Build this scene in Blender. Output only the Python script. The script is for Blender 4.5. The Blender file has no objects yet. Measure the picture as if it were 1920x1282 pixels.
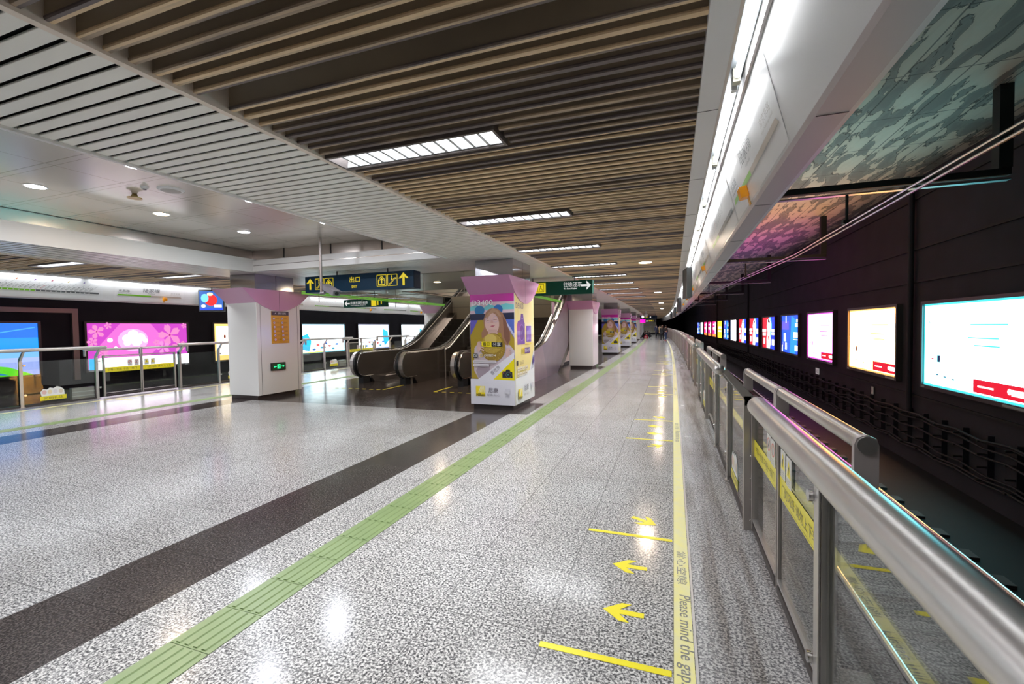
import bpy, bmesh, math, random
from mathutils import Vector, Matrix
random.seed(7)
SC = bpy.context.scene
COL = SC.collection
PI = math.pi

# ------------------------------------------------------------------ camera
cd = bpy.data.cameras.new('camera')
cam = bpy.data.objects.new('camera', cd)
COL.objects.link(cam)
cd.sensor_width = 36.0
cd.lens = 842.0 / 1920.0 * 36.0
cd.clip_start = 0.02
cd.clip_end = 400
RW = ((0.94125443, 0.00244048, 0.33768942), (0.33740826, 0.03463462, -0.94072106), (-0.01399156, 0.99939706, 0.03177655))
M4 = Matrix([list(RW[0]) + [0.0], list(RW[1]) + [0.0], list(RW[2]) + [1.65], [0, 0, 0, 1]])
# rows are the world axes written in camera coordinates; the sign of the third column follows the camera's -Z view
cam.matrix_world = M4
SC.camera = cam

# ------------------------------------------------------------------ world, exposure
w = bpy.data.worlds.new('world')
SC.world = w
w.use_nodes = True
w.node_tree.nodes['Background'].inputs[0].default_value = (0.5, 0.55, 0.6, 1)
w.node_tree.nodes['Background'].inputs[1].default_value = 0.15
SC.view_settings.view_transform = 'Standard'
SC.view_settings.look = 'None'
SC.view_settings.gamma = 1
SC.view_settings.use_curve_mapping = False
SC.view_settings.exposure = 0.55
K = 1.0           # overall lamp strength
try:
    SC.cycles.use_denoising = True
    SC.cycles.max_bounces = 8
    SC.cycles.diffuse_bounces = 4
    SC.cycles.glossy_bounces = 4
    SC.cycles.transparent_max_bounces = 24
    SC.cycles.sample_clamp_indirect = 6
    SC.cycles.caustics_reflective = False
    SC.cycles.caustics_refractive = False
except Exception:
    pass


def S(y):
    "the whole station bends gently to the left in the distance"
    return 0.0 if y < 12 else -0.0004 * (y - 12) ** 2


def HEAD(y):
    return 0.0 if y < 12 else math.atan(0.0008 * (y - 12))


# ------------------------------------------------------------------ materials
MATS = {}


def mat(name, col=(0.5, 0.5, 0.5), rough=0.5, metal=0.0, emit=None, es=0.0, spec=0.5, coat=0.0, noise=None):
    if name in MATS:
        return MATS[name]
    m = bpy.data.materials.new(name)
    m.use_nodes = True
    nt = m.node_tree
    b = nt.nodes['Principled BSDF']
    b.inputs['Base Color'].default_value = (*col, 1)
    b.inputs['Roughness'].default_value = rough
    b.inputs['Metallic'].default_value = metal
    b.inputs['Specular IOR Level'].default_value = spec
    b.inputs['Coat Weight'].default_value = coat
    if emit:
        b.inputs['Emission Color'].default_value = (*emit, 1)
        b.inputs['Emission Strength'].default_value = es
    if noise:
        sc, amt, colb = noise
        tc = nt.nodes.new('ShaderNodeTexCoord')
        n = nt.nodes.new('ShaderNodeTexNoise')
        n.inputs['Scale'].default_value = sc
        n.inputs['Detail'].default_value = 6
        nt.links.new(tc.outputs['Object'], n.inputs['Vector'])
        r = nt.nodes.new('ShaderNodeValToRGB')
        r.color_ramp.elements[0].position = 0.5 - amt
        r.color_ramp.elements[0].color = (*col, 1)
        r.color_ramp.elements[1].position = 0.5 + amt
        r.color_ramp.elements[1].color = (*colb, 1)
        nt.links.new(n.outputs['Fac'], r.inputs['Fac'])
        nt.links.new(r.outputs['Color'], b.inputs['Base Color'])
    MATS[name] = m
    return m


def N(nt, kind, **kw):
    n = nt.nodes.new(kind)
    for k, v in kw.items():
        if k in n.inputs:
            n.inputs[k].default_value = v
        else:
            setattr(n, k, v)
    return n


def ramp(nt, fac, stops):
    r = nt.nodes.new('ShaderNodeValToRGB')
    e = r.color_ramp.elements
    while len(e) < len(stops):
        e.new(0.5)
    for i, (p, c) in enumerate(stops):
        e[i].position = p
        e[i].color = (*c, 1) if len(c) == 3 else c
    nt.links.new(fac, r.inputs['Fac'])
    return r.outputs['Color']


def mixc(nt, fac, a, b, mode='MIX'):
    m = nt.nodes.new('ShaderNodeMix')
    m.data_type = 'RGBA'
    m.blend_type = mode
    for sock, v in ((m.inputs[0], fac), (m.inputs[6], a), (m.inputs[7], b)):
        if isinstance(v, (int, float)):
            sock.default_value = v
        elif isinstance(v, tuple):
            sock.default_value = (*v, 1) if len(v) == 3 else v
        else:
            nt.links.new(v, sock)
    return m.outputs[2]


def math_n(nt, op, a, b=0.0):
    m = nt.nodes.new('ShaderNodeMath')
    m.operation = op
    for i, v in enumerate((a, b)):
        if isinstance(v, (int, float)):
            m.inputs[i].default_value = v
        else:
            nt.links.new(v, m.inputs[i])
    return m.outputs[0]


def joints(nt, coord, px, py, ox=0.0, oy=0.0, w_=0.003):
    "1 on the thin joints of a px x py slab grid"
    s = nt.nodes.new('ShaderNodeSeparateXYZ')
    nt.links.new(coord, s.inputs[0])
    out = []
    for ax, p, o in ((0, px, ox), (1, py, oy)):
        a = math_n(nt, 'ADD', s.outputs[ax], -o + 1000 * p)
        a = math_n(nt, 'MODULO', a, p)
        a = math_n(nt, 'SUBTRACT', a, p / 2)
        a = math_n(nt, 'ABSOLUTE', a)
        out.append(math_n(nt, 'GREATER_THAN', a, p / 2 - w_))
    return math_n(nt, 'MAXIMUM', out[0], out[1])


def granite(name, dark, mid, light, px=0.655, py=0.64, ox=0.0, oy=0.37, rough=0.14, stain=0.0, scale=75, tile=0.05):
    m = bpy.data.materials.new(name)
    m.use_nodes = True
    nt = m.node_tree
    b = nt.nodes['Principled BSDF']
    tc = nt.nodes.new('ShaderNodeTexCoord')
    n1 = N(nt, 'ShaderNodeTexNoise', Scale=scale, Detail=3.0, Roughness=0.6)
    nt.links.new(tc.outputs['Object'], n1.inputs['Vector'])
    n2 = N(nt, 'ShaderNodeTexVoronoi', Scale=scale * 1.7)
    nt.links.new(tc.outputs['Object'], n2.inputs['Vector'])
    c = ramp(nt, n1.outputs['Fac'], [(0.40, dark), (0.45, mid), (0.51, mid), (0.55, light)])
    sep = nt.nodes.new('ShaderNodeSeparateColor')
    nt.links.new(n2.outputs['Color'], sep.inputs[0])
    g = math_n(nt, 'GREATER_THAN', sep.outputs[0], 0.86)
    c = mixc(nt, math_n(nt, 'MULTIPLY', g, 0.7), c, dark)
    j = joints(nt, tc.outputs['Object'], px, py, ox, oy)
    # slabs differ slightly
    nb = N(nt, 'ShaderNodeTexNoise', Scale=0.9, Detail=2.0)
    nt.links.new(tc.outputs['Object'], nb.inputs['Vector'])
    shade = ramp(nt, nb.outputs['Fac'], [(0.35, (0.86, 0.85, 0.84)), (0.65, (1, 1, 1))])
    c = mixc(nt, 1.0, c, shade, 'MULTIPLY')
    c = mixc(nt, math_n(nt, 'MULTIPLY', j, 0.8), c, tuple(0.3 * v for v in mid))
    if stain:
        mp = nt.nodes.new('ShaderNodeMapping')
        mp.inputs['Scale'].default_value = (9, 0.5, 1)
        nt.links.new(tc.outputs['Object'], mp.inputs[0])
        ns = N(nt, 'ShaderNodeTexNoise', Scale=1.0, Detail=5.0)
        nt.links.new(mp.outputs[0], ns.inputs['Vector'])
        st = ramp(nt, ns.outputs['Fac'], [(0.45, (1, 1, 1)), (0.62, (0.55, 0.5, 0.46))])
        c = mixc(nt, stain, c, st, 'MULTIPLY')
    nt.links.new(c, b.inputs['Base Color'])
    nr = N(nt, 'ShaderNodeTexNoise', Scale=2.2, Detail=3.0)
    nt.links.new(tc.outputs['Object'], nr.inputs['Vector'])
    rr = math_n(nt, 'MULTIPLY', nr.outputs['Fac'], 0.12)
    rr = math_n(nt, 'ADD', rr, rough - 0.03)
    nt.links.new(rr, b.inputs['Roughness'])
    b.inputs['Specular IOR Level'].default_value = 0.31
    MATS[name] = m
    return m


LIGHT_GR = granite('light granite', (0.065, 0.065, 0.07), (0.34, 0.335, 0.33), (0.73, 0.72, 0.70), ox=-0.0, rough=0.13)
MID_GR = granite('edge granite', (0.12, 0.12, 0.13), (0.34, 0.33, 0.33), (0.62, 0.61, 0.6), px=20, py=0.64, ox=3, stain=0.8, rough=0.22)
DARK_GR = granite('dark granite', (0.018, 0.014, 0.014), (0.045, 0.036, 0.035), (0.10, 0.085, 0.08), px=0.74, py=0.64, ox=-2.96, rough=0.13)

STEEL = mat('brushed steel', (0.66, 0.63, 0.61), 0.33, 0.8, noise=(6, 0.3, (0.56, 0.53, 0.51)))
STEEL_D = mat('dark steel', (0.50, 0.46, 0.43), 0.34, 0.6, noise=(3, 0.3, (0.40, 0.36, 0.33)))
CHROME = mat('polished steel', (0.75, 0.74, 0.73), 0.12, 1.0)
BLACK = mat('black', (0.012, 0.012, 0.014), 0.45)
RUBBER = mat('black rubber', (0.015, 0.015, 0.017), 0.32)
WHITE_P = mat('white enamel', (0.80, 0.80, 0.80), 0.16, coat=0.4)
PINK = mat('pink enamel', (0.60, 0.30, 0.50), 0.2, coat=0.4)
YEL = mat('yellow paint', (0.86, 0.74, 0.03), 0.4)
PINKMETAL = mat('pinkish steel cladding', (0.62, 0.53, 0.57), 0.3, 0.85, noise=(2, 0.3, (0.5, 0.44, 0.47)))
STRIPW = mat('ceiling strip enamel', (0.90, 0.87, 0.81), 0.33)
FASC = mat('fascia enamel', (0.80, 0.79, 0.79), 0.28)
BAND = mat('fascia soffit', (0.62, 0.55, 0.555), 0.45)
TUNNEL = mat('tunnel wall', (0.032, 0.026, 0.036), 0.85, noise=(1.3, 0.25, (0.017, 0.014, 0.019)))
BALLAST = mat('track bed', (0.006, 0.0055, 0.0058), 0.8, noise=(5, 0.2, (0.0035, 0.0035, 0.0035)))
BROWNMETAL = mat('coffer metal', (0.45, 0.39, 0.35), 0.25, 0.7)
WHITE_F = mat('white flat', (0.85, 0.85, 0.85), 0.4)


def glass_mat(name='pane glass', tint=(0.90, 0.93, 0.92), f0=0.05):
    m = bpy.data.materials.new(name)
    m.use_nodes = True
    nt = m.node_tree
    nt.nodes.clear()
    o = nt.nodes.new('ShaderNodeOutputMaterial')
    mx = nt.nodes.new('ShaderNodeMixShader')
    t = nt.nodes.new('ShaderNodeBsdfTransparent')
    t.inputs[0].default_value = (*tint, 1)
    g = nt.nodes.new('ShaderNodeBsdfGlossy')
    g.inputs['Roughness'].default_value = 0.02
    # Schlick reflectance, the same from both sides of the pane
    ge = nt.nodes.new('ShaderNodeNewGeometry')
    dp = nt.nodes.new('ShaderNodeVectorMath')
    dp.operation = 'DOT_PRODUCT'
    nt.links.new(ge.outputs['Incoming'], dp.inputs[0])
    nt.links.new(ge.outputs['Normal'], dp.inputs[1])
    c1 = math_n(nt, 'SUBTRACT', 1.0, math_n(nt, 'ABSOLUTE', dp.outputs['Value']))
    c5 = math_n(nt, 'POWER', c1, 4.0)
    fr = math_n(nt, 'ADD', math_n(nt, 'MULTIPLY', c5, 1 - f0), f0)
    nt.links.new(fr, mx.inputs[0])
    nt.links.new(t.outputs[0], mx.inputs[1])
    nt.links.new(g.outputs[0], mx.inputs[2])
    nt.links.new(mx.outputs[0], o.inputs[0])
    MATS[name] = m
    return m


GLASS = glass_mat()


def emis(name, col, s):
    if name in MATS:
        return MATS[name]
    m = bpy.data.materials.new(name)
    m.use_nodes = True
    nt = m.node_tree
    b = nt.nodes['Principled BSDF']
    b.inputs['Base Color'].default_value = (0.02, 0.02, 0.02, 1)
    b.inputs['Roughness'].default_value = 0.3
    b.inputs['Emission Color'].default_value = (*col, 1)
    b.inputs['Emission Strength'].default_value = s
    MATS[name] = m
    return m


def flatmat(col, e=0.0, rough=0.3):
    "poster ink: printed (e=0) or back-lit with strength e"
    key = 'ink %s %.2f' % (','.join('%.3f' % c for c in col), e)
    if key in MATS:
        return MATS[key]
    if e > 0:
        return emis(key, col, e)
    return mat(key, col, rough, coat=0.3)


def slat_material():
    m = bpy.data.materials.new('sooty tan slats')
    m.use_nodes = True
    nt = m.node_tree
    b = nt.nodes['Principled BSDF']
    tc = nt.nodes.new('ShaderNodeTexCoord')
    s = nt.nodes.new('ShaderNodeSeparateXYZ')
    nt.links.new(tc.outputs['Object'], s.inputs[0])
    idx = math_n(nt, 'FLOOR', math_n(nt, 'DIVIDE', math_n(nt, 'ADD', s.outputs[1], 20.054), 0.108))
    wn = nt.nodes.new('ShaderNodeTexWhiteNoise')
    wn.noise_dimensions = '1D'
    nt.links.new(idx, wn.inputs['W'])
    nz = N(nt, 'ShaderNodeTexNoise', Scale=0.55, Detail=2.0)
    nz.noise_dimensions = '1D'
    nt.links.new(s.outputs[1], nz.inputs['W'])
    mp = nt.nodes.new('ShaderNodeMapping')
    mp.inputs['Scale'].default_value = (1.2, 9.26, 9)
    nt.links.new(tc.outputs['Object'], mp.inputs[0])
    ns = N(nt, 'ShaderNodeTexNoise', Scale=1.0, Detail=5.0)
    nt.links.new(mp.outputs[0], ns.inputs['Vector'])
    soot = math_n(nt, 'ADD', math_n(nt, 'MULTIPLY', wn.outputs['Value'], 0.42), nz.outputs['Fac'])
    soot = math_n(nt, 'ADD', soot, math_n(nt, 'MULTIPLY', ns.outputs['Fac'], 0.35))
    c = ramp(nt, math_n(nt, 'MULTIPLY', soot, 0.8), [(0.54, (0.90, 0.66, 0.40)), (0.70, (0.72, 0.53, 0.33)), (0.80, (0.15, 0.115, 0.11))])
    nt.links.new(c, b.inputs['Base Color'])
    b.inputs['Roughness'].default_value = 0.5
    MATS['slat'] = m
    return m


SLAT = slat_material()


def concrete_material():
    m = bpy.data.materials.new('water marked concrete')
    m.use_nodes = True
    nt = m.node_tree
    b = nt.nodes['Principled BSDF']
    tc = nt.nodes.new('ShaderNodeTexCoord')
    mp = nt.nodes.new('ShaderNodeMapping')
    mp.inputs['Scale'].default_value = (3.0, 0.7, 1)
    nt.links.new(tc.outputs['Object'], mp.inputs[0])
    ns = N(nt, 'ShaderNodeTexNoise', Scale=1.6, Detail=6.0)
    ns.inputs['Distortion'].default_value = 0.35
    nt.links.new(mp.outputs[0], ns.inputs['Vector'])
    c = ramp(nt, ns.outputs['Fac'], [(0.40, (0.26, 0.27, 0.25)), (0.48, (0.33, 0.34, 0.31)), (0.492, (0.05, 0.05, 0.05)), (0.508, (0.70, 0.64, 0.54)), (0.62, (0.76, 0.70, 0.60))])
    j = joints(nt, tc.outputs['Object'], 0.62, 1.25, 0.05, 0.3, 0.009)
    c = mixc(nt, math_n(nt, 'MULTIPLY', j, 0.7), c, (0.06, 0.06, 0.06))
    # coordinates split here, not linked to the colour
    s = nt.nodes.new('ShaderNodeSeparateXYZ')
    nt.links.new(tc.outputs['Object'], s.inputs[0])
    nt.links.new(c, b.inputs['Base Color'])
    b.inputs['Roughness'].default_value = 0.8
    MATS['concrete'] = m
    return m


CONC = concrete_material()


def coffer_material():
    m = bpy.data.materials.new('coffer ceiling panels')
    m.use_nodes = True
    nt = m.node_tree
    b = nt.nodes['Principled BSDF']
    tc = nt.nodes.new('ShaderNodeTexCoord')
    j = joints(nt, tc.outputs['Object'], 1.12, 0.72, -4.15, 2.93, 0.006)
    j2 = joints(nt, tc.outputs['Object'], 40, 0.72, 3, 3.01, 0.004)
    j = math_n(nt, 'MAXIMUM', j, j2)
    c = mixc(nt, math_n(nt, 'MULTIPLY', j, 0.7), (0.80, 0.745, 0.68), (0.25, 0.22, 0.2))
    nt.links.new(c, b.inputs['Base Color'])
    b.inputs['Roughness'].default_value = 0.22
    b.inputs['Metallic'].default_value = 0.45
    MATS['coffer'] = m
    return m


COFFER = coffer_material()


# ------------------------------------------------------------------ mesh helpers
class MB:
    def __init__(s):
        s.v = []
        s.f = []
        s.mi = []
        s.mats = []

    def slot(s, m):
        if m not in s.mats:
            s.mats.append(m)
        return s.mats.index(m)

    def poly(s, pts, m):
        i = len(s.v)
        s.v += [tuple(p) for p in pts]
        s.f.append(tuple(range(i, i + len(pts))))
        s.mi.append(s.slot(m))

    def mesh(s, verts, faces, m):
        i = len(s.v)
        s.v += [tuple(p) for p in verts]
        k = s.slot(m)
        for f in faces:
            s.f.append(tuple(i + q for q in f))
            s.mi.append(k)

    def box(s, x0, x1, y0, y1, z0, z1, m):
        v = [(x0, y0, z0), (x1, y0, z0), (x1, y1, z0), (x0, y1, z0), (x0, y0, z1), (x1, y0, z1), (x1, y1, z1), (x0, y1, z1)]
        s.mesh(v, [(0, 3, 2, 1), (4, 5, 6, 7), (0, 1, 5, 4), (1, 2, 6, 5), (2, 3, 7, 6), (3, 0, 4, 7)], m)

    def prism(s, pts, axis, a, b, m):
        "polygon pts (2-D) extruded along axis from a to b"
        n = len(pts)
        if axis == 'x':
            f = lambda p, t: (t, p[0], p[1])
        elif axis == 'y':
            f = lambda p, t: (p[0], t, p[1])
        else:
            f = lambda p, t: (p[0], p[1], t)
        v = [f(p, a) for p in pts] + [f(p, b) for p in pts]
        fs = [tuple(range(n))[::-1], tuple(range(n, 2 * n))]
        fs += [(i, (i + 1) % n, n + (i + 1) % n, n + i) for i in range(n)]
        s.mesh(v, fs, m)

    def tube(s, path, r, m, seg=10, cap=True):
        path = [Vector(p) for p in path]
        rings = []
        n = len(path)
        for i, p in enumerate(path):
            d = (path[min(i + 1, n - 1)] - path[max(i - 1, 0)]).normalized()
            u = d.orthogonal().normalized() if abs(d.z) > 0.95 else d.cross(Vector((0, 0, 1))).normalized()
            w_ = d.cross(u).normalized()
            rr = r[i] if isinstance(r, (list, tuple)) else r
            rings.append([p + rr * (math.cos(2 * PI * k / seg) * u + math.sin(2 * PI * k / seg) * w_) for k in range(seg)])
        v = [q for ring in rings for q in ring]
        fs = []
        for i in range(n - 1):
            for k in range(seg):
                a, b = i * seg + k, i * seg + (k + 1) % seg
                fs.append((a, b, b + seg, a + seg))
        if cap:
            fs.append(tuple(range(seg))[::-1])
            fs.append(tuple(range((n - 1) * seg, n * seg)))
        s.mesh(v, fs, m)

    def sphere(s, c, r, m, seg=12, ring=8, sc=(1, 1, 1)):
        v = []
        for i in range(ring + 1):
            t = PI * i / ring
            for k in range(seg):
                a = 2 * PI * k / seg
                v.append((c[0] + r * sc[0] * math.sin(t) * math.cos(a), c[1] + r * sc[1] * math.sin(t) * math.sin(a), c[2] + r * sc[2] * math.cos(t)))
        fs = []
        for i in range(ring):
            for k in range(seg):
                a, b = i * seg + k, i * seg + (k + 1) % seg
                fs.append((a, a + seg, b + seg, b))
        s.mesh(v, fs, m)

    def sweep(s, prof, y0, y1, m, step=2.0, shift=True):
        "closed X-Z profile swept along the bending platform"
        ys = [y0]
        y = y0
        while y < y1 - 1e-6:
            y = min(y1, max(y + step, 12.0) if y < 12 else y + step)
            ys.append(y)
        n = len(prof)
        v = []
        for y in ys:
            dx = S(y) if shift else 0
            v += [(p[0] + dx, y, p[1]) for p in prof]
        fs = [tuple(range(n))[::-1], tuple(range((len(ys) - 1) * n, len(ys) * n))]
        for i in range(len(ys) - 1):
            for k in range(n):
                a, b = i * n + k, i * n + (k + 1) % n
                fs.append((a, b, b + n, a + n))
        s.mesh(v, fs, m)

    def build(s, name, parent=None, smooth=False, bevel=0.0, recalc=True, loc=None):
        me = bpy.data.meshes.new(name)
        me.from_pydata(s.v, [], s.f)
        for m in s.mats:
            me.materials.append(m)
        me.polygons.foreach_set('material_index', s.mi)
        if recalc:
            bm = bmesh.new()
            bm.from_mesh(me)
            bmesh.ops.remove_doubles(bm, verts=bm.verts, dist=1e-5) if smooth else None
            bmesh.ops.recalc_face_normals(bm, faces=bm.faces)
            bm.to_mesh(me)
            bm.free()
        if smooth:
            for p in me.polygons:
                p.use_smooth = True
            try:
                me.set_sharp_from_angle(angle=math.radians(40))
            except Exception:
                pass
        me.update()
        o = bpy.data.objects.new(name, me)
        COL.objects.link(o)
        if parent:
            o.parent = parent
        if loc:
            o.location = loc
        if bevel:
            md = o.modifiers.new('bevel', 'BEVEL')
            md.width = bevel
            md.segments = 2
            md.limit_method = 'ANGLE'
        return o


def rect(x0, x1, z0, z1):
    return [(x0, z0), (x1, z0), (x1, z1), (x0, z1)]


def thing(name, label, cat, loc=(0, 0, 0), rz=0.0, group=None):
    o = bpy.data.objects.new(name, None)
    o.empty_display_size = 0.1
    COL.objects.link(o)
    o.location = loc
    o.rotation_euler = (0, 0, rz)
    tag(o, label, cat, group)
    return o


def tag(o, label, cat, group=None, kind=None):
    o['label'] = label
    o['category'] = cat
    if group:
        o['group'] = group
    if kind:
        o['kind'] = kind
    return o


def struct(o, label=None):
    o['kind'] = 'structure'
    if label:
        o['label'] = label
    return o


def kids(o):
    return [c for c in ALLCH.get(o, [])]


def copy_tree(o, loc, rz, label=None, group=None):
    "a copy of a thing with copies of its parts and their sub-parts"
    def cp(src, par):
        c = src.copy()
        COL.objects.link(c)
        if par:
            c.parent = par
        for ch in list(src.children):
            cp(ch, c)
        return c
    r = cp(o, None)
    r.location = loc
    r.rotation_euler = (0, 0, rz)
    if label:
        r['label'] = label
    if group:
        r['group'] = group
    return r


ONES = ['nearest', 'second', 'third', 'fourth', 'fifth', 'sixth', 'seventh', 'eighth', 'ninth', 'tenth', 'eleventh', 'twelfth', 'thirteenth',
        'fourteenth', 'fifteenth', 'sixteenth', 'seventeenth', 'eighteenth', 'nineteenth']
TENS = {2: ('twentieth', 'twenty'), 3: ('thirtieth', 'thirty'), 4: ('fortieth', 'forty'), 5: ('fiftieth', 'fifty'), 6: ('sixtieth', 'sixty'), 7: ('seventieth', 'seventy')}


def nth(i):
    "i = 0 is the nearest"
    if i < 19:
        return ONES[i]
    n = i + 1
    t, o = divmod(n, 10)
    if o == 0:
        return TENS[t][0]
    return TENS[t][1] + '-' + ('first' if o == 1 else ONES[o - 1])


# ------------------------------------------------------------------ lettering and flat graphics
_TXT = {}


def text_geo(s, shear=0.0, bold=0.0):
    key = (s, shear, bold)
    if key in _TXT:
        return _TXT[key]
    cu = bpy.data.curves.new('lettering', 'FONT')
    cu.body = s
    cu.size = 1.0
    cu.shear = shear
    cu.offset = bold
    cu.resolution_u = 3
    o = bpy.data.objects.new('lettering_tmp', cu)
    COL.objects.link(o)
    dg = bpy.context.evaluated_depsgraph_get()
    me = bpy.data.meshes.new_from_object(o.evaluated_get(dg))
    vs = [(v.co.x, v.co.y) for v in me.vertices]
    fs = [tuple(p.vertices) for p in me.polygons]
    bpy.data.objects.remove(o)
    bpy.data.curves.remove(cu)
    bpy.data.meshes.remove(me)
    if vs:
        x0 = min(v[0] for v in vs); x1 = max(v[0] for v in vs)
        y0 = min(v[1] for v in vs); y1 = max(v[1] for v in vs)
        vs = [((x - x0) / max(x1 - x0, 1e-6), (y - y0) / max(y1 - y0, 1e-6)) for x, y in vs]
        asp = (x1 - x0) / max(y1 - y0, 1e-6)
    else:
        asp = 1
    _TXT[key] = (vs, fs, asp)
    return _TXT[key]


class Flat:
    "coloured shapes on one plane: origin O, unit U to the right, unit V up"
    def __init__(s, O, U, V, e=0.0, d=0.0008):
        s.O = Vector(O); s.U = Vector(U); s.V = Vector(V)
        s.Nn = s.U.cross(s.V).normalized()
        s.mb = MB()
        s.e = e
        s.d = d
        s.layer = 0

    def P(s, u, v, l):
        return s.O + s.U * u + s.V * v + s.Nn * (s.d * l)

    def poly(s, pts, col, e=None):
        s.layer += 1
        m = col if isinstance(col, bpy.types.Material) else flatmat(col, s.e if e is None else e)
        s.mb.poly([s.P(u, v, s.layer) for u, v in pts], m)

    def rect(s, u0, v0, u1, v1, col, e=None):
        s.poly([(u0, v0), (u1, v0), (u1, v1), (u0, v1)], col, e)

    def ell(s, cx, cy, rx, ry, col, e=None, n=20, a0=0, a1=2 * PI, rot=0):
        pts = []
        k = n if abs(a1 - a0 - 2 * PI) < 1e-6 else n + 1
        for i in range(k):
            a = a0 + (a1 - a0) * i / n
            x, y = rx * math.cos(a), ry * math.sin(a)
            pts.append((cx + x * math.cos(rot) - y * math.sin(rot), cy + x * math.sin(rot) + y * math.cos(rot)))
        s.poly(pts, col, e)

    def ring(s, cx, cy, r, w_, col, n=20):
        s.layer += 1
        m = flatmat(col, s.e)
        for i in range(n):
            a, b = 2 * PI * i / n, 2 * PI * (i + 1) / n
            s.mb.poly([s.P(cx + q * math.cos(t), cy + q * math.sin(t), s.layer) for q, t in ((r, a), (r, b), (r - w_, b), (r - w_, a))], m)

    def line(s, pts, w_, col, e=None):
        s.layer += 1
        m = col if isinstance(col, bpy.types.Material) else flatmat(col, s.e if e is None else e)
        for (x0, y0), (x1, y1) in zip(pts, pts[1:]):
            d = math.hypot(x1 - x0, y1 - y0)
            nx, ny = -(y1 - y0) / d * w_ / 2, (x1 - x0) / d * w_ / 2
            s.mb.poly([s.P(a, b, s.layer) for a, b in ((x0 - nx, y0 - ny), (x1 - nx, y1 - ny), (x1 + nx, y1 + ny), (x0 + nx, y0 + ny))], m)

    def text(s, t, u, v, h, col, w_=None, rot=0.0, e=None, shear=0.0, bold=0.0, align='l'):
        vs, fs, asp = text_geo(t, shear, bold)
        if not vs:
            return
        ww = w_ if w_ else h * asp
        if align == 'c':
            u -= ww / 2 * math.cos(rot); v -= ww / 2 * math.sin(rot)
        s.layer += 1
        m = col if isinstance(col, bpy.types.Material) else flatmat(col, s.e if e is None else e)
        c, q = math.cos(rot), math.sin(rot)
        pts = [s.P(u + x * ww * c - y * h * q, v + x * ww * q + y * h * c, s.layer) for x, y in vs]
        s.mb.mesh(pts, fs, m)

    def build(s, name, parent=None):
        return s.mb.build(name, parent, recalc=False)


# ------------------------------------------------------------------ long runs of the station
Y0, YM = -7.0, 96.0
MX = -13.2          # mirror: X -> MX - X


def mir(p):
    return [(MX - a, b) for a, b in p][::-1]


def run(name, prof, m, y0=Y0, y1=YM, both=True, lab=None, step=2.0):
    out = []
    for side in ((0, 1) if both else (0,)):
        mb = MB()
        mb.sweep(mir(prof) if side else prof, y0, y1, m, step)
        out.append(struct(mb.build(name)))
    return out


# floors
run('floor', rect(-2.24, 0.0, -0.25, 0.0), LIGHT_GR)
run('floor', rect(-2.96, -2.53, -0.25, 0.0), LIGHT_GR)
run('floor', rect(-2.53, -2.24, -0.25, -0.002), LIGHT_GR)
run('floor', rect(0.115, 0.76, -0.25, 0.0), MID_GR)
run('floor', rect(0.0, 0.115, -0.25, -0.003), MID_GR)
for o, p, y0, y1, m in (('floor', rect(-3.68, -2.96, -0.25, 0), Y0, 8.0, DARK_GR), ('floor', rect(-9.52, -3.68, -0.25, 0), Y0, 8.0, LIGHT_GR),
                        ('floor', rect(-10.24, -9.52, -0.25, 0), Y0, 8.0, DARK_GR), ('floor', rect(-10.24, -2.96, -0.25, 0), 8.0, YM, DARK_GR)):
    mb = MB()
    mb.sweep(p, y0, y1, m)
    struct(mb.build(o))
# dark slabs beside every pillar
PY = [8.37 + 9.3 * k for k in range(9)]
mb = MB()
for y in PY:
    for a, b in ((-2.96, -2.61), (-10.59, -10.24)):
        mb.box(a + S(y), b + S(y), y - 0.3, y + 0.95, -0.01, 0.002, DARK_GR)
struct(mb.build('floor'))
# platform edge faces, track trough
run('wall_platform', rect(0.70, 0.76, -1.35, -0.25), TUNNEL)
run('floor', rect(0.76, 4.7, -1.45, -1.22), BALLAST)
run('wall_tunnel', rect(4.58, 4.9, -1.3, 4.7), TUNNEL)
run('ceiling', rect(0.1, 4.7, 4.5, 4.7), CONC)

# walkway ceiling voids, fascia
VOID = mat('dark void', (0.03, 0.028, 0.026), 0.9)
run('ceiling', rect(-2.6, 0.2, 3.62, 3.68), VOID)
run('trim_1', rect(0.15, 0.27, 2.995, 3.04), FASC)            # flat enamel strip
run('trim_2', [(0.27, 2.995), (0.285, 2.985), (0.29, 3.12), (0.27, 3.12)], STEEL)
run('trim_3', [(0.27, 3.12), (0.42, 3.12), (0.42, 3.15), (0.27, 3.15)], mat('lamp recess', (0.05, 0.055, 0.06), 0.6))
run('trim_4', [(0.385, 3.02), (0.40, 3.02), (0.40, 3.12), (0.385, 3.12)], STEEL)
BOARD = mat('route board enamel', (0.86, 0.86, 0.87), 0.25)
run('trim_5', [(0.40, 3.03), (0.535, 2.50), (0.56, 2.50), (0.43, 3.03)], BOARD)
run('trim_6', [(0.52, 2.495), (0.53, 2.47), (0.645, 2.47), (0.66, 2.48), (0.66, 2.50)], BAND)
run('trim_7', rect(0.645, 0.665, 2.47, 4.5), FASC)
run('trim_8', rect(-2.63, -2.585, 3.0, 3.2), mat('edge channel', (0.85, 0.73, 0.63), 0.5))

# hairline joints of the fascia panels
mb = MB()
y = 0.3
while y < 60:
    x = S(y)
    mb.box(0.15 + x, 0.27 + x, y, y + 0.006, 2.9935, 2.9955, BLACK)
    mb.box(0.535 + x, 0.645 + x, y + 0.4, y + 0.406, 2.4685, 2.4705, BLACK)
    y += 1.41
struct(mb.build('trim_15'))

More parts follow.
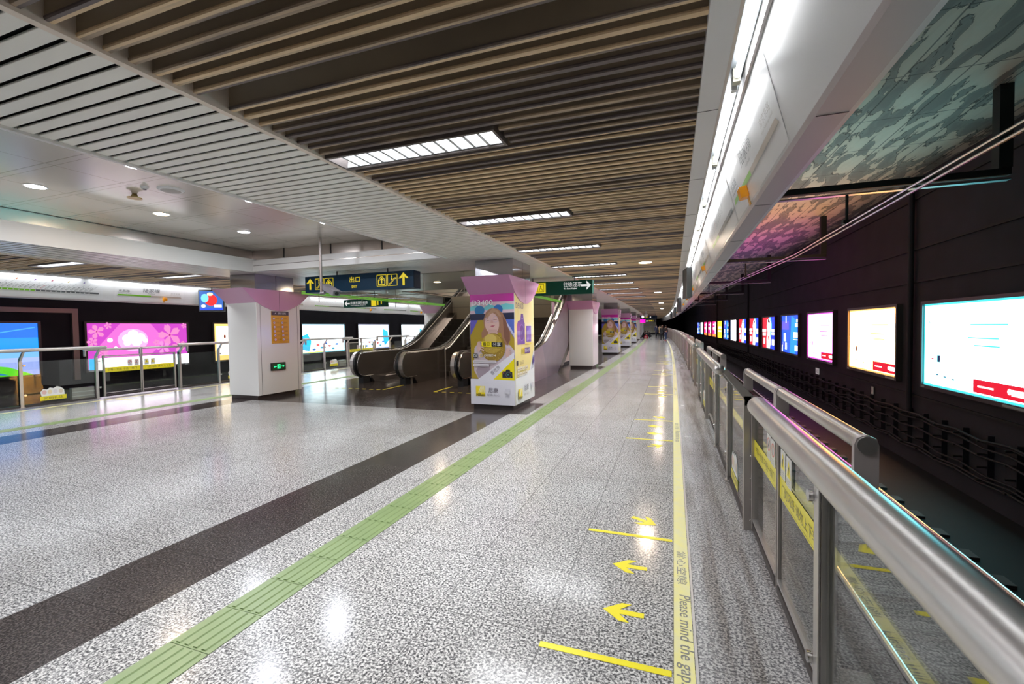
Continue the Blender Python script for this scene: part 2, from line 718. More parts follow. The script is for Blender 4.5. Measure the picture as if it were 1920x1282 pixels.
# slatted ceilings over both walkways
WEB = mat('shaded slat web', (0.46, 0.36, 0.25), 0.55, noise=(0.5, 0.15, (0.24, 0.19, 0.14)))  # webs coloured darker than the flanges to imitate shade between slats


def slat_field(mirror):
    mb = MB()
    k = 0
    y = -4.0
    i = 0
    while y < YM - 1:
        y = -4.0 + 0.108 * i + 0.039
        i += 1
        if not mirror and 1.95 < y < 2.06:
            continue
        x0, x1 = -2.585, 0.15
        for yl in LY:
            if yl - 0.16 < y < yl + 0.16:
                x0 = -1.13
        for a, b in ((x0, x1),):
            if mirror:
                a, b = MX - b, MX - a
            a += S(y); b += S(y)
            dy = random.uniform(-0.004, 0.004)
            dz = random.uniform(-0.004, 0.004)
            yy = y + dy
            # a hat-shaped blade: tall web with a bottom flange and rounded lip
            pr = [(yy - 0.016, 3.02 + dz), (yy + 0.016, 3.02 + dz), (yy + 0.019, 3.028 + dz), (yy + 0.019, 3.036 + dz), (yy - 0.019, 3.036 + dz), (yy - 0.019, 3.028 + dz)]
            mb.prism(pr, 'x', a, b, SLAT)
            mb.box(a, b, yy - 0.015, yy + 0.015, 3.036 + dz, 3.16 + dz, WEB)
    o = mb.build('ceiling')
    return struct(o)


LY = [3.03 + 2.31 * k for k in range(-3, 36)]
slat_field(False)
slat_field(True)

# closed strip ceiling above each pillar row and across the end of the coffer
def strips(x0, x1, y0, y1):
    mb = MB()
    y = y0
    while y < y1:
        a, b = x0 + S(y), x1 + S(y)
        mb.prism([(y + 0.013, 3.022), (y + 0.016, 3.02), (y + 0.091, 3.02), (y + 0.094, 3.022), (y + 0.094, 3.030), (y + 0.013, 3.030)], 'x', a, b, STRIPW)
        y += 0.107
    struct(mb.build('ceiling'))
    mb = MB()
    mb.sweep(rect(x0, x1, 3.046, 3.07), y0, y1, BLACK)
    struct(mb.build('ceiling'))


strips(-4.12, -2.63, -2.0, YM)
strips(MX + 2.63, MX + 4.12, 0.0, YM)
strips(MX + 4.12, -4.12, 7.80, 9.75)
run('trim_9', rect(-4.16, -4.12, 3.0, 3.3), mat('coffer lip', (0.70, 0.68, 0.66), 0.4), Y0, 7.8)
# coffer
mb = MB(); mb.box(MX + 4.10, -4.10, Y0, 7.85, 3.50, 3.54, COFFER); struct(mb.build('ceiling'))
COFW = mat('coffer white band', (0.74, 0.72, 0.70), 0.35)
mb = MB()
mb.box(-9.18, -9.08, Y0, 7.75, 3.015, 3.14, COFW); mb.box(-9.185, -9.095, Y0, 7.75, 3.14, 3.155, BROWNMETAL); mb.box(-9.18, -9.09, Y0, 7.75, 3.155, 3.27, COFW)
struct(mb.build('trim_10'))
mb = MB(); mb.box(-9.22, -9.14, Y0, 7.82, 3.27, 3.5, BROWNMETAL); struct(mb.build('trim_11'))
mb = MB()
mb.box(-9.08, -4.16, 7.72, 7.80, 3.015, 3.14, COFW); mb.box(-9.08, -4.16, 7.73, 7.80, 3.155, 3.27, COFW); mb.box(-9.08, -4.16, 7.735, 7.8, 3.14, 3.155, BROWNMETAL)
struct(mb.build('trim_12'))
mb = MB(); mb.box(-9.14, -4.16, 7.80, 7.86, 3.27, 3.5, BROWNMETAL)
for x in (-8.2, -6.9, -5.6):
    mb.box(x, x + 0.02, 7.785, 7.80, 3.27, 3.5, BLACK)
struct(mb.build('trim_13'))
mb = MB(); mb.box(-4.20, -4.14, Y0, 7.8, 3.27, 3.5, BROWNMETAL); struct(mb.build('trim_14'))
# smooth panel ceiling round the escalator opening
SMOOTH = mat('smooth ceiling panels', (0.75, 0.70, 0.63), 0.3)
mb = MB()
mb.box(MX + 4.12, -4.12, 9.75, 14.0, 3.02, 3.06, SMOOTH)
struct(mb.build('ceiling'))
mb = MB()
mb.sweep(rect(MX + 4.12, -4.12, 3.02, 3.06), 24.0, YM, SMOOTH)
struct(mb.build('ceiling'))
SHAFT = mat('shaft wall', (0.50, 0.46, 0.41), 0.4)
mb = MB(); mb.box(-9.3, -9.1, 14.1, 26, 3.0, 8, SHAFT); struct(mb.build('wall_shaft'))
mb = MB(); mb.box(-4.13, -3.98, 14.1, 26, 3.0, 8, SHAFT); struct(mb.build('wall_shaft'))
mb = MB(); mb.box(-9.3, -4.0, 14.0, 14.1, 3.02, 8, SHAFT); struct(mb.build('wall_shaft'))
mb = MB(); mb.box(-9.3, -4.0, 26, 26.2, 2.9, 8, SHAFT); struct(mb.build('wall_shaft'))
mb = MB(); mb.box(-9.3, -4.0, 14.0, 26.2, 8, 8.2, SHAFT); struct(mb.build('ceiling'))
# room under the stairs
BEIGE = mat('beige tiles', (0.62, 0.55, 0.44), 0.35)
mb = MB(); mb.box(-9.0, -4.45, 17.4, 24.2, 0.12, 3.02, BEIGE); mb.box(-9.0, -4.44, 17.39, 24.2, 0.0, 0.12, BLACK)
for z in (0.75, 1.35, 1.95, 2.55):
    mb.box(-9.0, -4.445, 17.395, 24.2, z, z + 0.008, BLACK)
struct(mb.build('wall_stairwell'))
# ends
mb = MB(); mb.box(-18.2, 4.9, Y0 - 0.3, Y0, -1.4, 4.7, mat('end wall', (0.35, 0.33, 0.31), 0.6)); struct(mb.build('wall_back'))
mb = MB(); mb.box(-20.5, 1.9, YM, YM + 0.3, -1.4, 4.7, TUNNEL); struct(mb.build('wall_far'))

# ------------------------------------------------------------------ lamps
def area(name, loc, rot, sx, sy, power, col, parent=None, spread=PI):
    l = bpy.data.lights.new(name, 'AREA')
    l.shape = 'RECTANGLE'
    l.size = sx
    l.size_y = sy
    l.energy = power * K
    l.color = col
    o = bpy.data.objects.new(name, l)
    COL.objects.link(o)
    o.location = loc
    o.rotation_euler = rot
    l.spread = spread
    if parent:
        o.parent = parent
    return o


LOUVRE = mat('louvre', (0.85, 0.87, 0.9), 0.25, 0.3)
FRAME_D = mat('lamp frame', (0.16, 0.13, 0.12), 0.4, 0.3)
LAMPW = emis('fluorescent white', (0.92, 0.96, 1.0), 5.5)
TUBE_E = emis('fluorescent tube glow', (0.93, 0.97, 1.0), 15.0)


def make_troffer():
    t = thing('ceiling_light', 'x', 'light')
    mb = MB()
    mb.box(-0.72, 0.72, -0.145, -0.12, 3.0, 3.12, FRAME_D); mb.box(-0.72, 0.72, 0.12, 0.145, 3.0, 3.12, FRAME_D)
    mb.box(-0.72, -0.70, -0.12, 0.12, 3.0, 3.12, FRAME_D); mb.box(0.70, 0.72, -0.12, 0.12, 3.0, 3.12, FRAME_D)
    mb.build('frame', t)
    mb = MB()
    mb.box(-0.70, 0.70, -0.12, 0.12, 3.10, 3.12, LAMPW)
    mb.build('diffuser', t)
    mb = MB()
    for k in range(11):
        x = -0.70 + 1.40 * (k + 1) / 12
        mb.prism([(x - 0.012, 3.012), (x + 0.012, 3.012), (x + 0.004, 3.085), (x - 0.004, 3.085)], 'y', -0.12, 0.12, LOUVRE)
    for sg in (-1, 1):
        mb.prism([(sg * 0.12, 3.012), (sg * 0.105, 3.012), (sg * 0.118, 3.095), (sg * 0.12, 3.095)], 'x', -0.70, 0.70, LOUVRE)
    mb.build('louvre', t)
    return t


tro = make_troffer()
first = True
for side, nm in ((0, 'right'), (1, 'left')):
    for i, y in enumerate(LY):
        if y < -1 or (side and y < 4):
            continue
        x = -1.87 if side == 0 else MX + 1.87
        vis = [q for q in LY if q > (2 if side == 0 else 4)]
        n = vis.index(y) if y in vis else -1
        lab = 'long louvred fluorescent ceiling light in the slats over the %s walkway, %s from the camera' % (nm, nth(n)) if n >= 0 else 'louvred fluorescent ceiling light in the slats just above the camera'
        if y < 2 and y < 0.5:
            lab = 'louvred fluorescent ceiling light in the slats behind the camera'
        loc = (x + S(y), y, 0)
        if first:
            o = tro
            o.location = loc
            o['label'] = lab
            o['group'] = 'louvred lights of the slatted ceilings'
            first = False
        else:
            o = copy_tree(tro, loc, HEAD(y), lab, 'louvred lights of the slatted ceilings')
        if y < 50 or i % 2 == 0:
            area('ceiling_light_lamp', (loc[0], y, 2.99), (0, 0, 0), 1.36, 0.22, 26, (0.97, 0.97, 1.0), None, math.radians(128))

# bare tubes under the right fascia, each with its holder
def make_tube_light():
    t = thing('fluorescent_tube', 'x', 'light')
    mb = MB(); mb.tube([(0.345, 0.06, 3.055), (0.345, 1.30, 3.055)], 0.017, TUBE_E, 8); mb.build('tube', t, smooth=True)
    mb = MB(); mb.box(0.325, 0.365, 1.32, 1.37, 3.03, 3.12, mat('lamp socket', (0.5, 0.48, 0.38), 0.5))
    mb.tube([(0.345, 1.30, 3.055), (0.345, 1.325, 3.055)], 0.013, CHROME, 8)
    mb.build('socket', t)
    mb = MB(); mb.box(0.33, 0.36, 0.02, 0.06, 3.035, 3.12, WHITE_F); mb.build('socket', t)
    mb = MB(); mb.box(0.30, 0.38, 0.0, 1.41, 3.105, 3.12, mat('lamp batten', (0.10, 0.11, 0.12), 0.4, 0.3)); mb.build('reflector', t)
    return t


tb = make_tube_light()
i = 0
y = 2.97 - 1.41 * 3
k = 0
while y < 70:
    loc = (S(y), y, 0)
    n = k - 3
    lab = 'bare fluorescent tube under the right fascia beside the route boards, %s from the camera' % nth(max(n, -1) + 1)
    if k < 2:
        lab = 'bare fluorescent tube under the right fascia, above and behind the camera%s' % (' at its end' if k == 0 else '')
    if k == 0:
        tb.location = loc; tb['label'] = lab; tb['group'] = 'fluorescent tubes under the right fascia'
    else:
        copy_tree(tb, loc, HEAD(y), lab, 'fluorescent tubes under the right fascia')
    k += 1
    y += 1.41
for k in range(0, 12):
    y = 1.5 + 3.6 * k
    area('tube_lamp', (MX - 0.36 + S(y), y, 3.025), (0, math.radians(-28), 0), 0.05, 3.4, 20, (0.93, 0.97, 1.0))

# round downlights
DISC_W = emis('downlight white', (0.85, 0.88, 1.0), 16)
DISC_Y = emis('downlight warm', (1.0, 0.74, 0.45), 16)


def downlight(x, y, z, r, m, label, group, power, col, spot=True):
    t = thing('downlight', label, 'light', (x, y, z), 0, group)
    mb = MB()
    mb.tube([(0, 0, -0.006), (0, 0, 0.004)], r + 0.018, WHITE_F, 20); mb.build('trim_ring', t, smooth=True)
    mb = MB(); mb.tube([(0, 0, -0.009), (0, 0, -0.005)], r, m, 20); mb.build('lens', t)
    if power:
        l = bpy.data.lights.new('downlight_lamp', 'AREA')
        l.shape = 'DISK'; l.size = 2 * r; l.energy = power * K; l.color = col
        o = bpy.data.objects.new('downlight_lamp', l); COL.objects.link(o); o.parent = t; o.location = (0, 0, -0.02)
    return t


for i, y in enumerate((0.45, 1.9, 3.34, 4.81, 6.24)):
    for x, rn in ((-7.5, 'far'), (-5.6, 'near')):
        if y < 3 and x < -7:
            warm = False
        else:
            warm = (x < -7 and 4 < y < 5)
        lab = 'round %s coffer downlight, %s row, %s' % ('warm yellow' if warm else 'white', rn, ('behind the picture edge nearest the camera', 'beyond the top edge of the picture', 'first in view', 'in the middle', 'last before the coffer end wall')[i])
        downlight(x, y, 3.5, 0.095, DISC_Y if warm else DISC_W, lab, 'coffer downlights', 20, (1.0, 0.8, 0.6) if warm else (0.88, 0.92, 1.0))
for i, (x, y) in enumerate(((-6.5, 11.7), (-4.9, 11.2))):
    downlight(x, y, 3.02, 0.1, DISC_Y, 'warm round downlight in the smooth ceiling ' + ('behind the blue exit sign' if i == 0 else 'just left of the first poster pillar'), 'downlights by the escalators', 22, (1.0, 0.75, 0.5))
for i, (x, y) in enumerate(((-0.56, 10.1), (-0.56, 19.3), (-0.56, 28.6), (-0.56, 37.9))):
    downlight(x + S(y), y, 3.014, 0.13, DISC_Y if i == 0 else DISC_W, 'round downlight among the slats of the right walkway, %s from the camera' % nth(i), 'walkway downlights', 20, (1.0, 0.8, 0.62))
for i, (x, y, z) in enumerate(((-6.6, 19.5, 7.95), (-6.6, 23.5, 7.95))):
    area('shaft_fill', (x, y, z), (0, 0, 0), 3, 0.3, 160, (1, 0.9, 0.78))  # added area light without a fixture, brightens the escalator shaft
for i, y in enumerate((30, 40, 52, 66, 80)):
    downlight(-6.6 + S(y), y, 3.02, 0.2, DISC_W, 'white round downlight in the middle ceiling far beyond the escalators, %s' % nth(i), 'far middle downlights', 80, (1.0, 0.95, 0.9))

# speaker and smoke detector in the coffer
t = thing('ceiling_speaker', 'round white ceiling speaker with a grille in the coffer', 'speaker', (-6.12, 4.05, 3.5))
mb = MB(); mb.tube([(0, 0, -0.02), (0, 0, 0.0)], [0.13, 0.15], WHITE_F, 24); mb.build('rim', t, smooth=True)
mb = MB(); mb.tube([(0, 0, -0.026), (0, 0, -0.018)], [0.10, 0.115], mat('grille grey', (0.5, 0.47, 0.45), 0.6), 24); mb.build('grille', t, smooth=True)
t = thing('sprinkler', 'small brass sprinkler hanging from a cut-out in the coffer beside the speaker', 'sprinkler', (-6.75, 4.0, 3.5))
BRASS = mat('brass', (0.5, 0.38, 0.16), 0.35, 0.9)
mb = MB(); mb.tube([(0, 0, -0.05), (0, 0, 0.0)], [0.05, 0.025], BRASS, 12); mb.build('body', t, smooth=True)
mb = MB(); mb.tube([(0, 0, -0.06), (0, 0, -0.05)], 0.085, BRASS, 12); mb.build('deflector', t, smooth=True)
t = thing('smoke_detector', 'tiny round white smoke detector next to the ceiling speaker', 'smoke detector', (-6.3, 3.85, 3.5))
mb = MB(); mb.tube([(0, 0, -0.03), (0, 0, 0.0)], [0.03, 0.05], WHITE_F, 14); mb.build('cap', t, smooth=True)
mb = MB(); mb.tube([(0, 0, -0.04), (0, 0, -0.03)], 0.02, BLACK, 10); mb.build('sensor', t, smooth=True)

# ------------------------------------------------------------------ floor markings
# green tactile strip: tiles with four raised bars
GREEN = mat('green tactile rubber', (0.22, 0.30, 0.125), 0.35, noise=(4, 0.3, (0.18, 0.25, 0.105)))
for side, nm in ((0, 'right'), (1, 'left')):
    mb = MB()
    y = -1.3 + (0.32 if side else 0)
    while y < 84:
        x0 = (-2.53 if side == 0 else MX + 2.24) + S(y)
        mb.box(x0, x0 + 0.29, y + 0.002, y + 0.318, -0.001, 0.004, GREEN)
        if y < 45:
            for k in range(4):
                xc = x0 + 0.05 + 0.063 * k
                mb.prism([(xc - 0.017, 0.004), (xc + 0.017, 0.004), (xc + 0.011, 0.010), (xc - 0.011, 0.010)], 'y', y + 0.012, y + 0.308, GREEN)
        y += 0.32
    tag(mb.build('tactile_paving'), 'long strip of ribbed green tactile paving along the %s walkway' % nm, 'tactile paving')

YEL_L = mat('worn yellow line', (0.84, 0.78, 0.30), 0.3, noise=(14, 0.12, (0.80, 0.76, 0.42)))
for side, nm in ((0, 'right'), (1, 'left')):
    t = thing('safety_line', 'yellow safety line with grey wording along the %s platform edge' % nm, 'floor line')
    mb = MB()
    mb.sweep([(0.0, -0.003), (0.0, 0.002), (0.095, 0.002), (0.095, -0.003)] if side == 0 else mir([(0.0, -0.003), (0.0, 0.002), (0.095, 0.002), (0.095, -0.003)]), Y0, YM, YEL_L)
    mb.build('stripe', t)
    mb = MB()
    pr = [(0.098, -0.002), (0.098, 0.004), (0.112, 0.004), (0.112, -0.002)]
    mb.sweep(pr if side == 0 else mir(pr), Y0, YM, STEEL)
    mb.build('metal_edging', t)
    if side == 0:
        GREYT = (0.22, 0.22, 0.20)
        for k in range(0, 5):
            yo = 4.56 * k
            f = Flat((0.012 + S(yo + 3), yo + 3.44, 0.0025), (0, -1, 0), (1, 0, 0), d=0.0004)
            f.text('當心空隙', 0.0, 0.008, 0.062, GREYT, w_=0.44)
            f.text('Please mind the gap.', 0.56, 0.0, 0.082, GREYT, w_=0.73, shear=0.12)
            f.build('lettering', t)

YT = mat('yellow floor tape', (0.88, 0.76, 0.02), 0.35)


def arrow(x, y, ang, label, s=1.0):
    "a chevron-headed arrow pointing along ang"
    mb = MB()
    pts = [(0.12, 0.0), (0.02, 0.085), (-0.035, 0.085), (0.025, 0.022), (-0.11, 0.022), (-0.11, -0.022), (0.025, -0.022), (-0.035, -0.085), (0.02, -0.085)]
    n = len(pts)
    v = [(a * s, b * s, 0.0022) for a, b in pts]
    v0 = [(a * s, b * s, 0.0005) for a, b in pts]
    mb.mesh(v + v0, [(0, 1, 2, 3), (0, 3, 6), (3, 4, 5, 6), (0, 6, 7, 8)] + [(i, (i + 1) % n, n + (i + 1) % n, n + i) for i in range(n)], YT)
    o = mb.build('floor_arrow', recalc=False)
    o.location = (x, y, 0); o.rotation_euler = (0, 0, ang)
    tag(o, label, 'floor arrow', 'yellow arrow stickers by the gates')


def tape(x0, x1, y, label):
    mb = MB(); mb.box(x0, x1, y - 0.02, y + 0.02, 0.0003, 0.002, YT)
    tag(mb.build('floor_tape'), label, 'floor tape', 'yellow tape lines by the gates')


NG_R = 17
for k in range(0, 6):
    yo = 4.56 * k
    w_ = '%s right platform gate' % nth(k)
    sx = S(yo + 3)
    tape(-0.66 + sx, -0.01 + sx, yo + 2.2, 'yellow tape line across the floor, near side of the ' + w_)
    tape(-0.65 + sx, -0.01 + sx, yo + 3.6, 'yellow tape line across the floor, far side of the ' + w_)
    arrow(-0.27 + sx, yo + 2.6, PI, 'yellow floor arrow, nearer of the middle two, at the ' + w_)
    arrow(-0.28 + sx, yo + 3.12, PI, 'yellow floor arrow, farther of the middle two, at the ' + w_)
    arrow(-0.24 + sx, yo + 3.9, -0.5, 'slanting yellow arrow beyond the far tape at the ' + w_)
    arrow(-0.24 + sx, yo + 1.86, 0.5, 'slanting yellow arrow before the near tape at the ' + w_)
for k in range(1, 3):
    yo = 4.7 * k + 2.5
    tape(MX + 0.02, MX + 0.66, yo, 'yellow tape line by the gate on the left platform, %s' % nth(k - 1))
# dashed yellow marks before the escalators
for j, (xa, xb, nm) in enumerate(((-9.1, -7.46, 'left'), (-5.9, -4.25, 'right'))):
    mb = MB()
    x = xa
    while x < xb - 0.08:
        mb.box(x, x + 0.11, 10.31, 10.36, 0.0022, 0.0035, YT)
        x += 0.235
    if j == 0:
        mb.box(xb - 0.05, xb, 10.33, 11.35, 0.0022, 0.0035, YT)
    else:
        mb.box(xa - 0.02, xa + 0.03, 10.33, 11.35, 0.0022, 0.0035, YT)
    tag(mb.build('floor_marking'), 'dashed yellow marking on the dark floor before the %s escalator' % nm, 'floor marking', 'escalator floor markings')

# ------------------------------------------------------------------ platform gates
GL_STK = (0.80, 0.70, 0.02)


def make_barrier(side):
    "fixed section between two door openings: local y 0..2.7"
    sg = 1 if side == 0 else -1
    t = thing('barrier_section', 'x', 'platform barrier')
    X = lambda x: sg * x if side == 0 else MX - x
    def bx(mb, x0, x1, y0, y1, z0, z1, m):
        a, b = X(x0), X(x1)
        mb.box(min(a, b), max(a, b), y0, y1, z0, z1, m)
    def bend(mb, y0, y1, m):
        pr = [(0.535, 1.05), (0.36, 1.285), (0.40, 1.30), (0.60, 1.08), (0.60, 1.0), (0.535, 1.0)]
        mb.prism([(X(a), b) for a, b in pr], 'y', y0, y1, m)
    # big end stile, slender posts
    mb = MB(); bx(mb, 0.53, 0.63, 0.0, 0.055, 0.0, 1.08, STEEL_D)
    bend(mb, 0.0, 0.05, STEEL)
    for z in (0.08, 0.25, 0.42, 0.6):
        mb.sphere((X(0.58), -0.001, z), 0.008, CHROME, 8, 4)
    mb.build('end_stile', t, bevel=0.003)
    for y in (1.23, 2.64):
        mb = MB()
        bx(mb, 0.532, 0.54, y - 0.03, y + 0.03, 0.0, 1.04, STEEL)
        bx(mb, 0.545, 0.60, y - 0.02, y + 0.02, 0.0, 1.06, STEEL)
        bend(mb, y - 0.018, y + 0.018, STEEL)
        bx(mb, 0.515, 0.62, y - 0.05, y + 0.05, 0.0, 0.012, STEEL_D)
        po = mb.build('post', t, bevel=0.002)
        for z in (0.28, 0.95):
            mb = MB()
            a = X(0.515); b = X(0.56)
            mb.tube([(a, y + 0.05, z), (a + (b - a) * 0.35, y + 0.05, z), (a + (b - a) * 0.36, y + 0.05, z), (b, y + 0.05, z)], [0.024, 0.024, 0.014, 0.014], CHROME, 14)
            mb.build('glass_clamp', po, smooth=True)
    for y0, y1 in ((1.27, 2.60), (0.07, 1.18)):
        mb = MB(); bx(mb, 0.560, 0.570, y0, y1, 0.06, 1.03, GLASS); gp = mb.build('glass_panel', t)
    mb = MB(); bx(mb, 0.55, 0.585, 0.05, 2.62, 0.0, 0.05, mat('dark channel', (0.05, 0.042, 0.038), 0.5)); mb.build('bottom_rail', t)  # near-black channel along the foot of the glass
    mb = MB()
    xr = X(0.34)
    mb.tube([(xr, -0.16, 1.30), (xr, -0.15, 1.30), (xr, -0.13, 1.30), (xr, 2.73, 1.30), (xr, 2.75, 1.30), (xr, 2.76, 1.30)], [0.02, 0.033, 0.041, 0.041, 0.036, 0.02], STEEL, 20)
    mb.build('handrail', t, smooth=True)
    # motor box behind the glass
    mb = MB(); bx(mb, 0.60, 0.70, 2.15, 2.6, 0.02, 0.32, STEEL_D)
    for z in (0.1, 0.2):
        bx(mb, 0.592, 0.60, 2.15, 2.6, z, z + 0.03, STEEL)
    mb.build('drive_box', t, bevel=0.004)
    # sticker with a yellow banner
    if side == 0:
        f = Flat((0.5585, 1.02, 0.11), (0, -1, 0), (0, 0, 1))
        word = '智者守序'
    else:
        f = Flat((MX - 0.5585, 0.0 + 1.55, 0.11), (0, 1, 0), (0, 0, 1))
        word = '文明礼让'
    f.poly([(0.02, 0.10), (0.0, 0.2), (0.05, 0.27), (0.12, 0.25), (0.17, 0.29), (0.24, 0.27), (0.30, 0.31), (0.37, 0.28), (0.43, 0.22), (0.44, 0.10)], (0.85, 0.85, 0.83))
    for (u, c) in ((0.07, (0.78, 0.5, 0.47)), (0.17, (0.80, 0.68, 0.42)), (0.27, (0.75, 0.72, 0.75)), (0.37, (0.72, 0.62, 0.5))):
        f.ell(u, 0.19, 0.042, 0.05, c)
    f.rect(-0.01, 0.0, 0.47, 0.10, GL_STK)
    f.text(word, 0.05, 0.022, 0.058, (0.1, 0.08, 0.02), w_=0.36)
    f.build('sticker', gp)
    return t


def make_gate(side, far):
    "one sliding leaf; local y 0 = meeting edge, runs to +1.27 (far leaf) or -1.27"
    t = thing('sliding_gate', 'x', 'gate')
    q = 1 if far else -1
    X = lambda x: x if side == 0 else MX - x
    def bx(mb, x0, x1, y0, y1, z0, z1, m):
        a, b = X(x0), X(x1)
        c, d = q * y0, q * y1
        mb.box(min(a, b), max(a, b), min(c, d), max(c, d), z0, z1, m)
    mb = MB()
    bx(mb, 0.59, 0.62, 0.003, 0.03, 0.03, 1.08, STEEL_D)
    bx(mb, 0.58, 0.625, 0.85, 0.89, 0.03, 1.08, STEEL_D)
    bx(mb, 0.585, 0.622, 0.03, 0.86, 1.05, 1.08, STEEL)
    bx(mb, 0.585, 0.622, 0.03, 0.86, 0.03, 0.075, mat('dark channel', (0.05, 0.042, 0.038), 0.5))
    bx(mb, 0.585, 0.622, 0.03, 0.86, 0.10, 0.115, STEEL)
    mb.build('frame', t)
    mb = MB(); bx(mb, 0.600, 0.608, 0.03, 0.86, 0.115, 1.05, GLASS); gp = mb.build('glass_panel', t)
    mb = MB()
    mb.tube([(X(0.61), q * 0.004, 1.24), (X(0.61), q * 1.27, 1.24)], 0.030, STEEL, 14)
    tr = mb.build('top_rail', t, smooth=True)
    for y in ((0.015, 1.25)):
        mb = MB()
        pr = [(X(0.575), 1.08), (X(0.575), 1.24), (X(0.582), 1.262), (X(0.61), 1.274), (X(0.638), 1.262), (X(0.645), 1.24), (X(0.645), 1.08)]
        mb.prism(pr, 'y', q * (y - 0.011), q * (y + 0.011) + (0.0), mat('satin bracket', (0.62, 0.55, 0.54), 0.4, 0.25))
        mb.build('bracket', tr)
    # yellow notice strip and warning signs
    L0, L1 = 0.035, 0.85
    if side == 0:
        f = Flat((0.5985, L1 if far else -L0, 0.62), (0, -1, 0), (0, 0, 1))
    else:
        f = Flat((MX - 0.5985, L0 if far else -L1, 0.64), (0, 1, 0), (0, 0, 1))
    Lw = L1 - L0
    f.rect(0, 0, Lw, 0.13, GL_STK)
    f.line([(0.01, 0.012), (Lw - 0.01, 0.012)], 0.003, (0.3, 0.25, 0.02))
    # the leaf seen on the left by a viewer on the platform says 'wait for the next train', the other 'do not board when lights flash'
    leftleaf = (far if side == 0 else not far)
    f.text('宁等一列车 不抢一扇门' if leftleaf else '门灯闪烁 请勿上下车', 0.06, 0.035, 0.062, (0.12, 0.1, 0.02), w_=Lw - 0.14)
    us = (Lw - 0.30, Lw - 0.14) if leftleaf else (0.03, 0.19)
    for n_, u in enumerate(us):
        f.rect(u, 0.135, u + 0.115, 0.30, (0.62, 0.62, 0.60))
        if leftleaf:
            f.ring(u + 0.0575, 0.235, 0.045, 0.009, (0.65, 0.06, 0.05))
            f.line([(u + 0.03, 0.205), (u + 0.085, 0.265)] if n_ == 0 else [(u + 0.0575, 0.205), (u + 0.0575, 0.265)], 0.011, (0.08, 0.08, 0.08))
        else:
            f.poly([(u + 0.01, 0.19), (u + 0.105, 0.19), (u + 0.0575, 0.285)], (0.85, 0.72, 0.02))
            f.line([(u + 0.045, 0.20), (u + 0.06, 0.25)], 0.014, (0.05, 0.05, 0.05))
        for r_ in range(3):
            f.line([(u + 0.015, 0.175 - 0.012 * r_), (u + 0.1, 0.175 - 0.012 * r_)], 0.004, (0.35, 0.35, 0.35))
    f.build('notice_strip', gp)
    return t


def warp_place(src, y, lab, grp, firstflag):
    loc = (S(y) + 0.0, y, 0)
    rz = HEAD(y)
    return loc, rz


PITCH = 4.56
for side, nm in ((0, 'right'), (1, 'left')):
    base = 3.98 if side == 0 else 9.15
    ks = range(-1, 17) if side == 0 else range(-1, 5)
    protoB = make_barrier(side)
    protoN = make_gate(side, False)
    protoF = make_gate(side, True)
    used = [False, False, False]
    pitch = PITCH if side == 0 else 4.66
    for k in ks:
        yB = base + pitch * k
        meet = yB + pitch - 0.91 if side == 0 else yB + pitch - 0.97
        vis0 = -1 if side == 0 else -1
        n = k + (1 if side == 0 else 1)
        wl = 'behind the camera' if n < 0 else '%s along the platform' % nth(n)
        items = ((0, protoB, yB, 'fixed glass barrier section with tubular handrail on the %s platform edge, %s' % (nm, 'nearest the camera' if n == 0 else nth(n) + ' along'), 'fixed barrier sections, %s platform' % nm),
                 (1, protoN, meet - 0.004, 'near leaf of the %s sliding glass gate on the %s platform edge' % (nth(n), nm), 'sliding gate leaves, %s platform' % nm),
                 (2, protoF, meet + 0.004, 'far leaf of the %s sliding glass gate on the %s platform edge' % (nth(n), nm), 'sliding gate leaves, %s platform' % nm))
        for idx, pr, y, lab, grp in items:
            xo = S(y)
            h = HEAD(y)
            if side == 0:
                loc = (xo, y, 0)
            else:
                # turn about the rail itself, not about x = 0
                loc = (xo + MX - (MX * math.cos(h)), y - MX * math.sin(h), 0)
            if not used[idx]:
                pr.location = loc; pr.rotation_euler = (0, 0, h); pr['label'] = lab; pr['group'] = grp
                used[idx] = True
            else:
                copy_tree(pr, loc, h, lab, grp)

# ------------------------------------------------------------------ pillars
GOLD = (0.55, 0.38, 0.06)


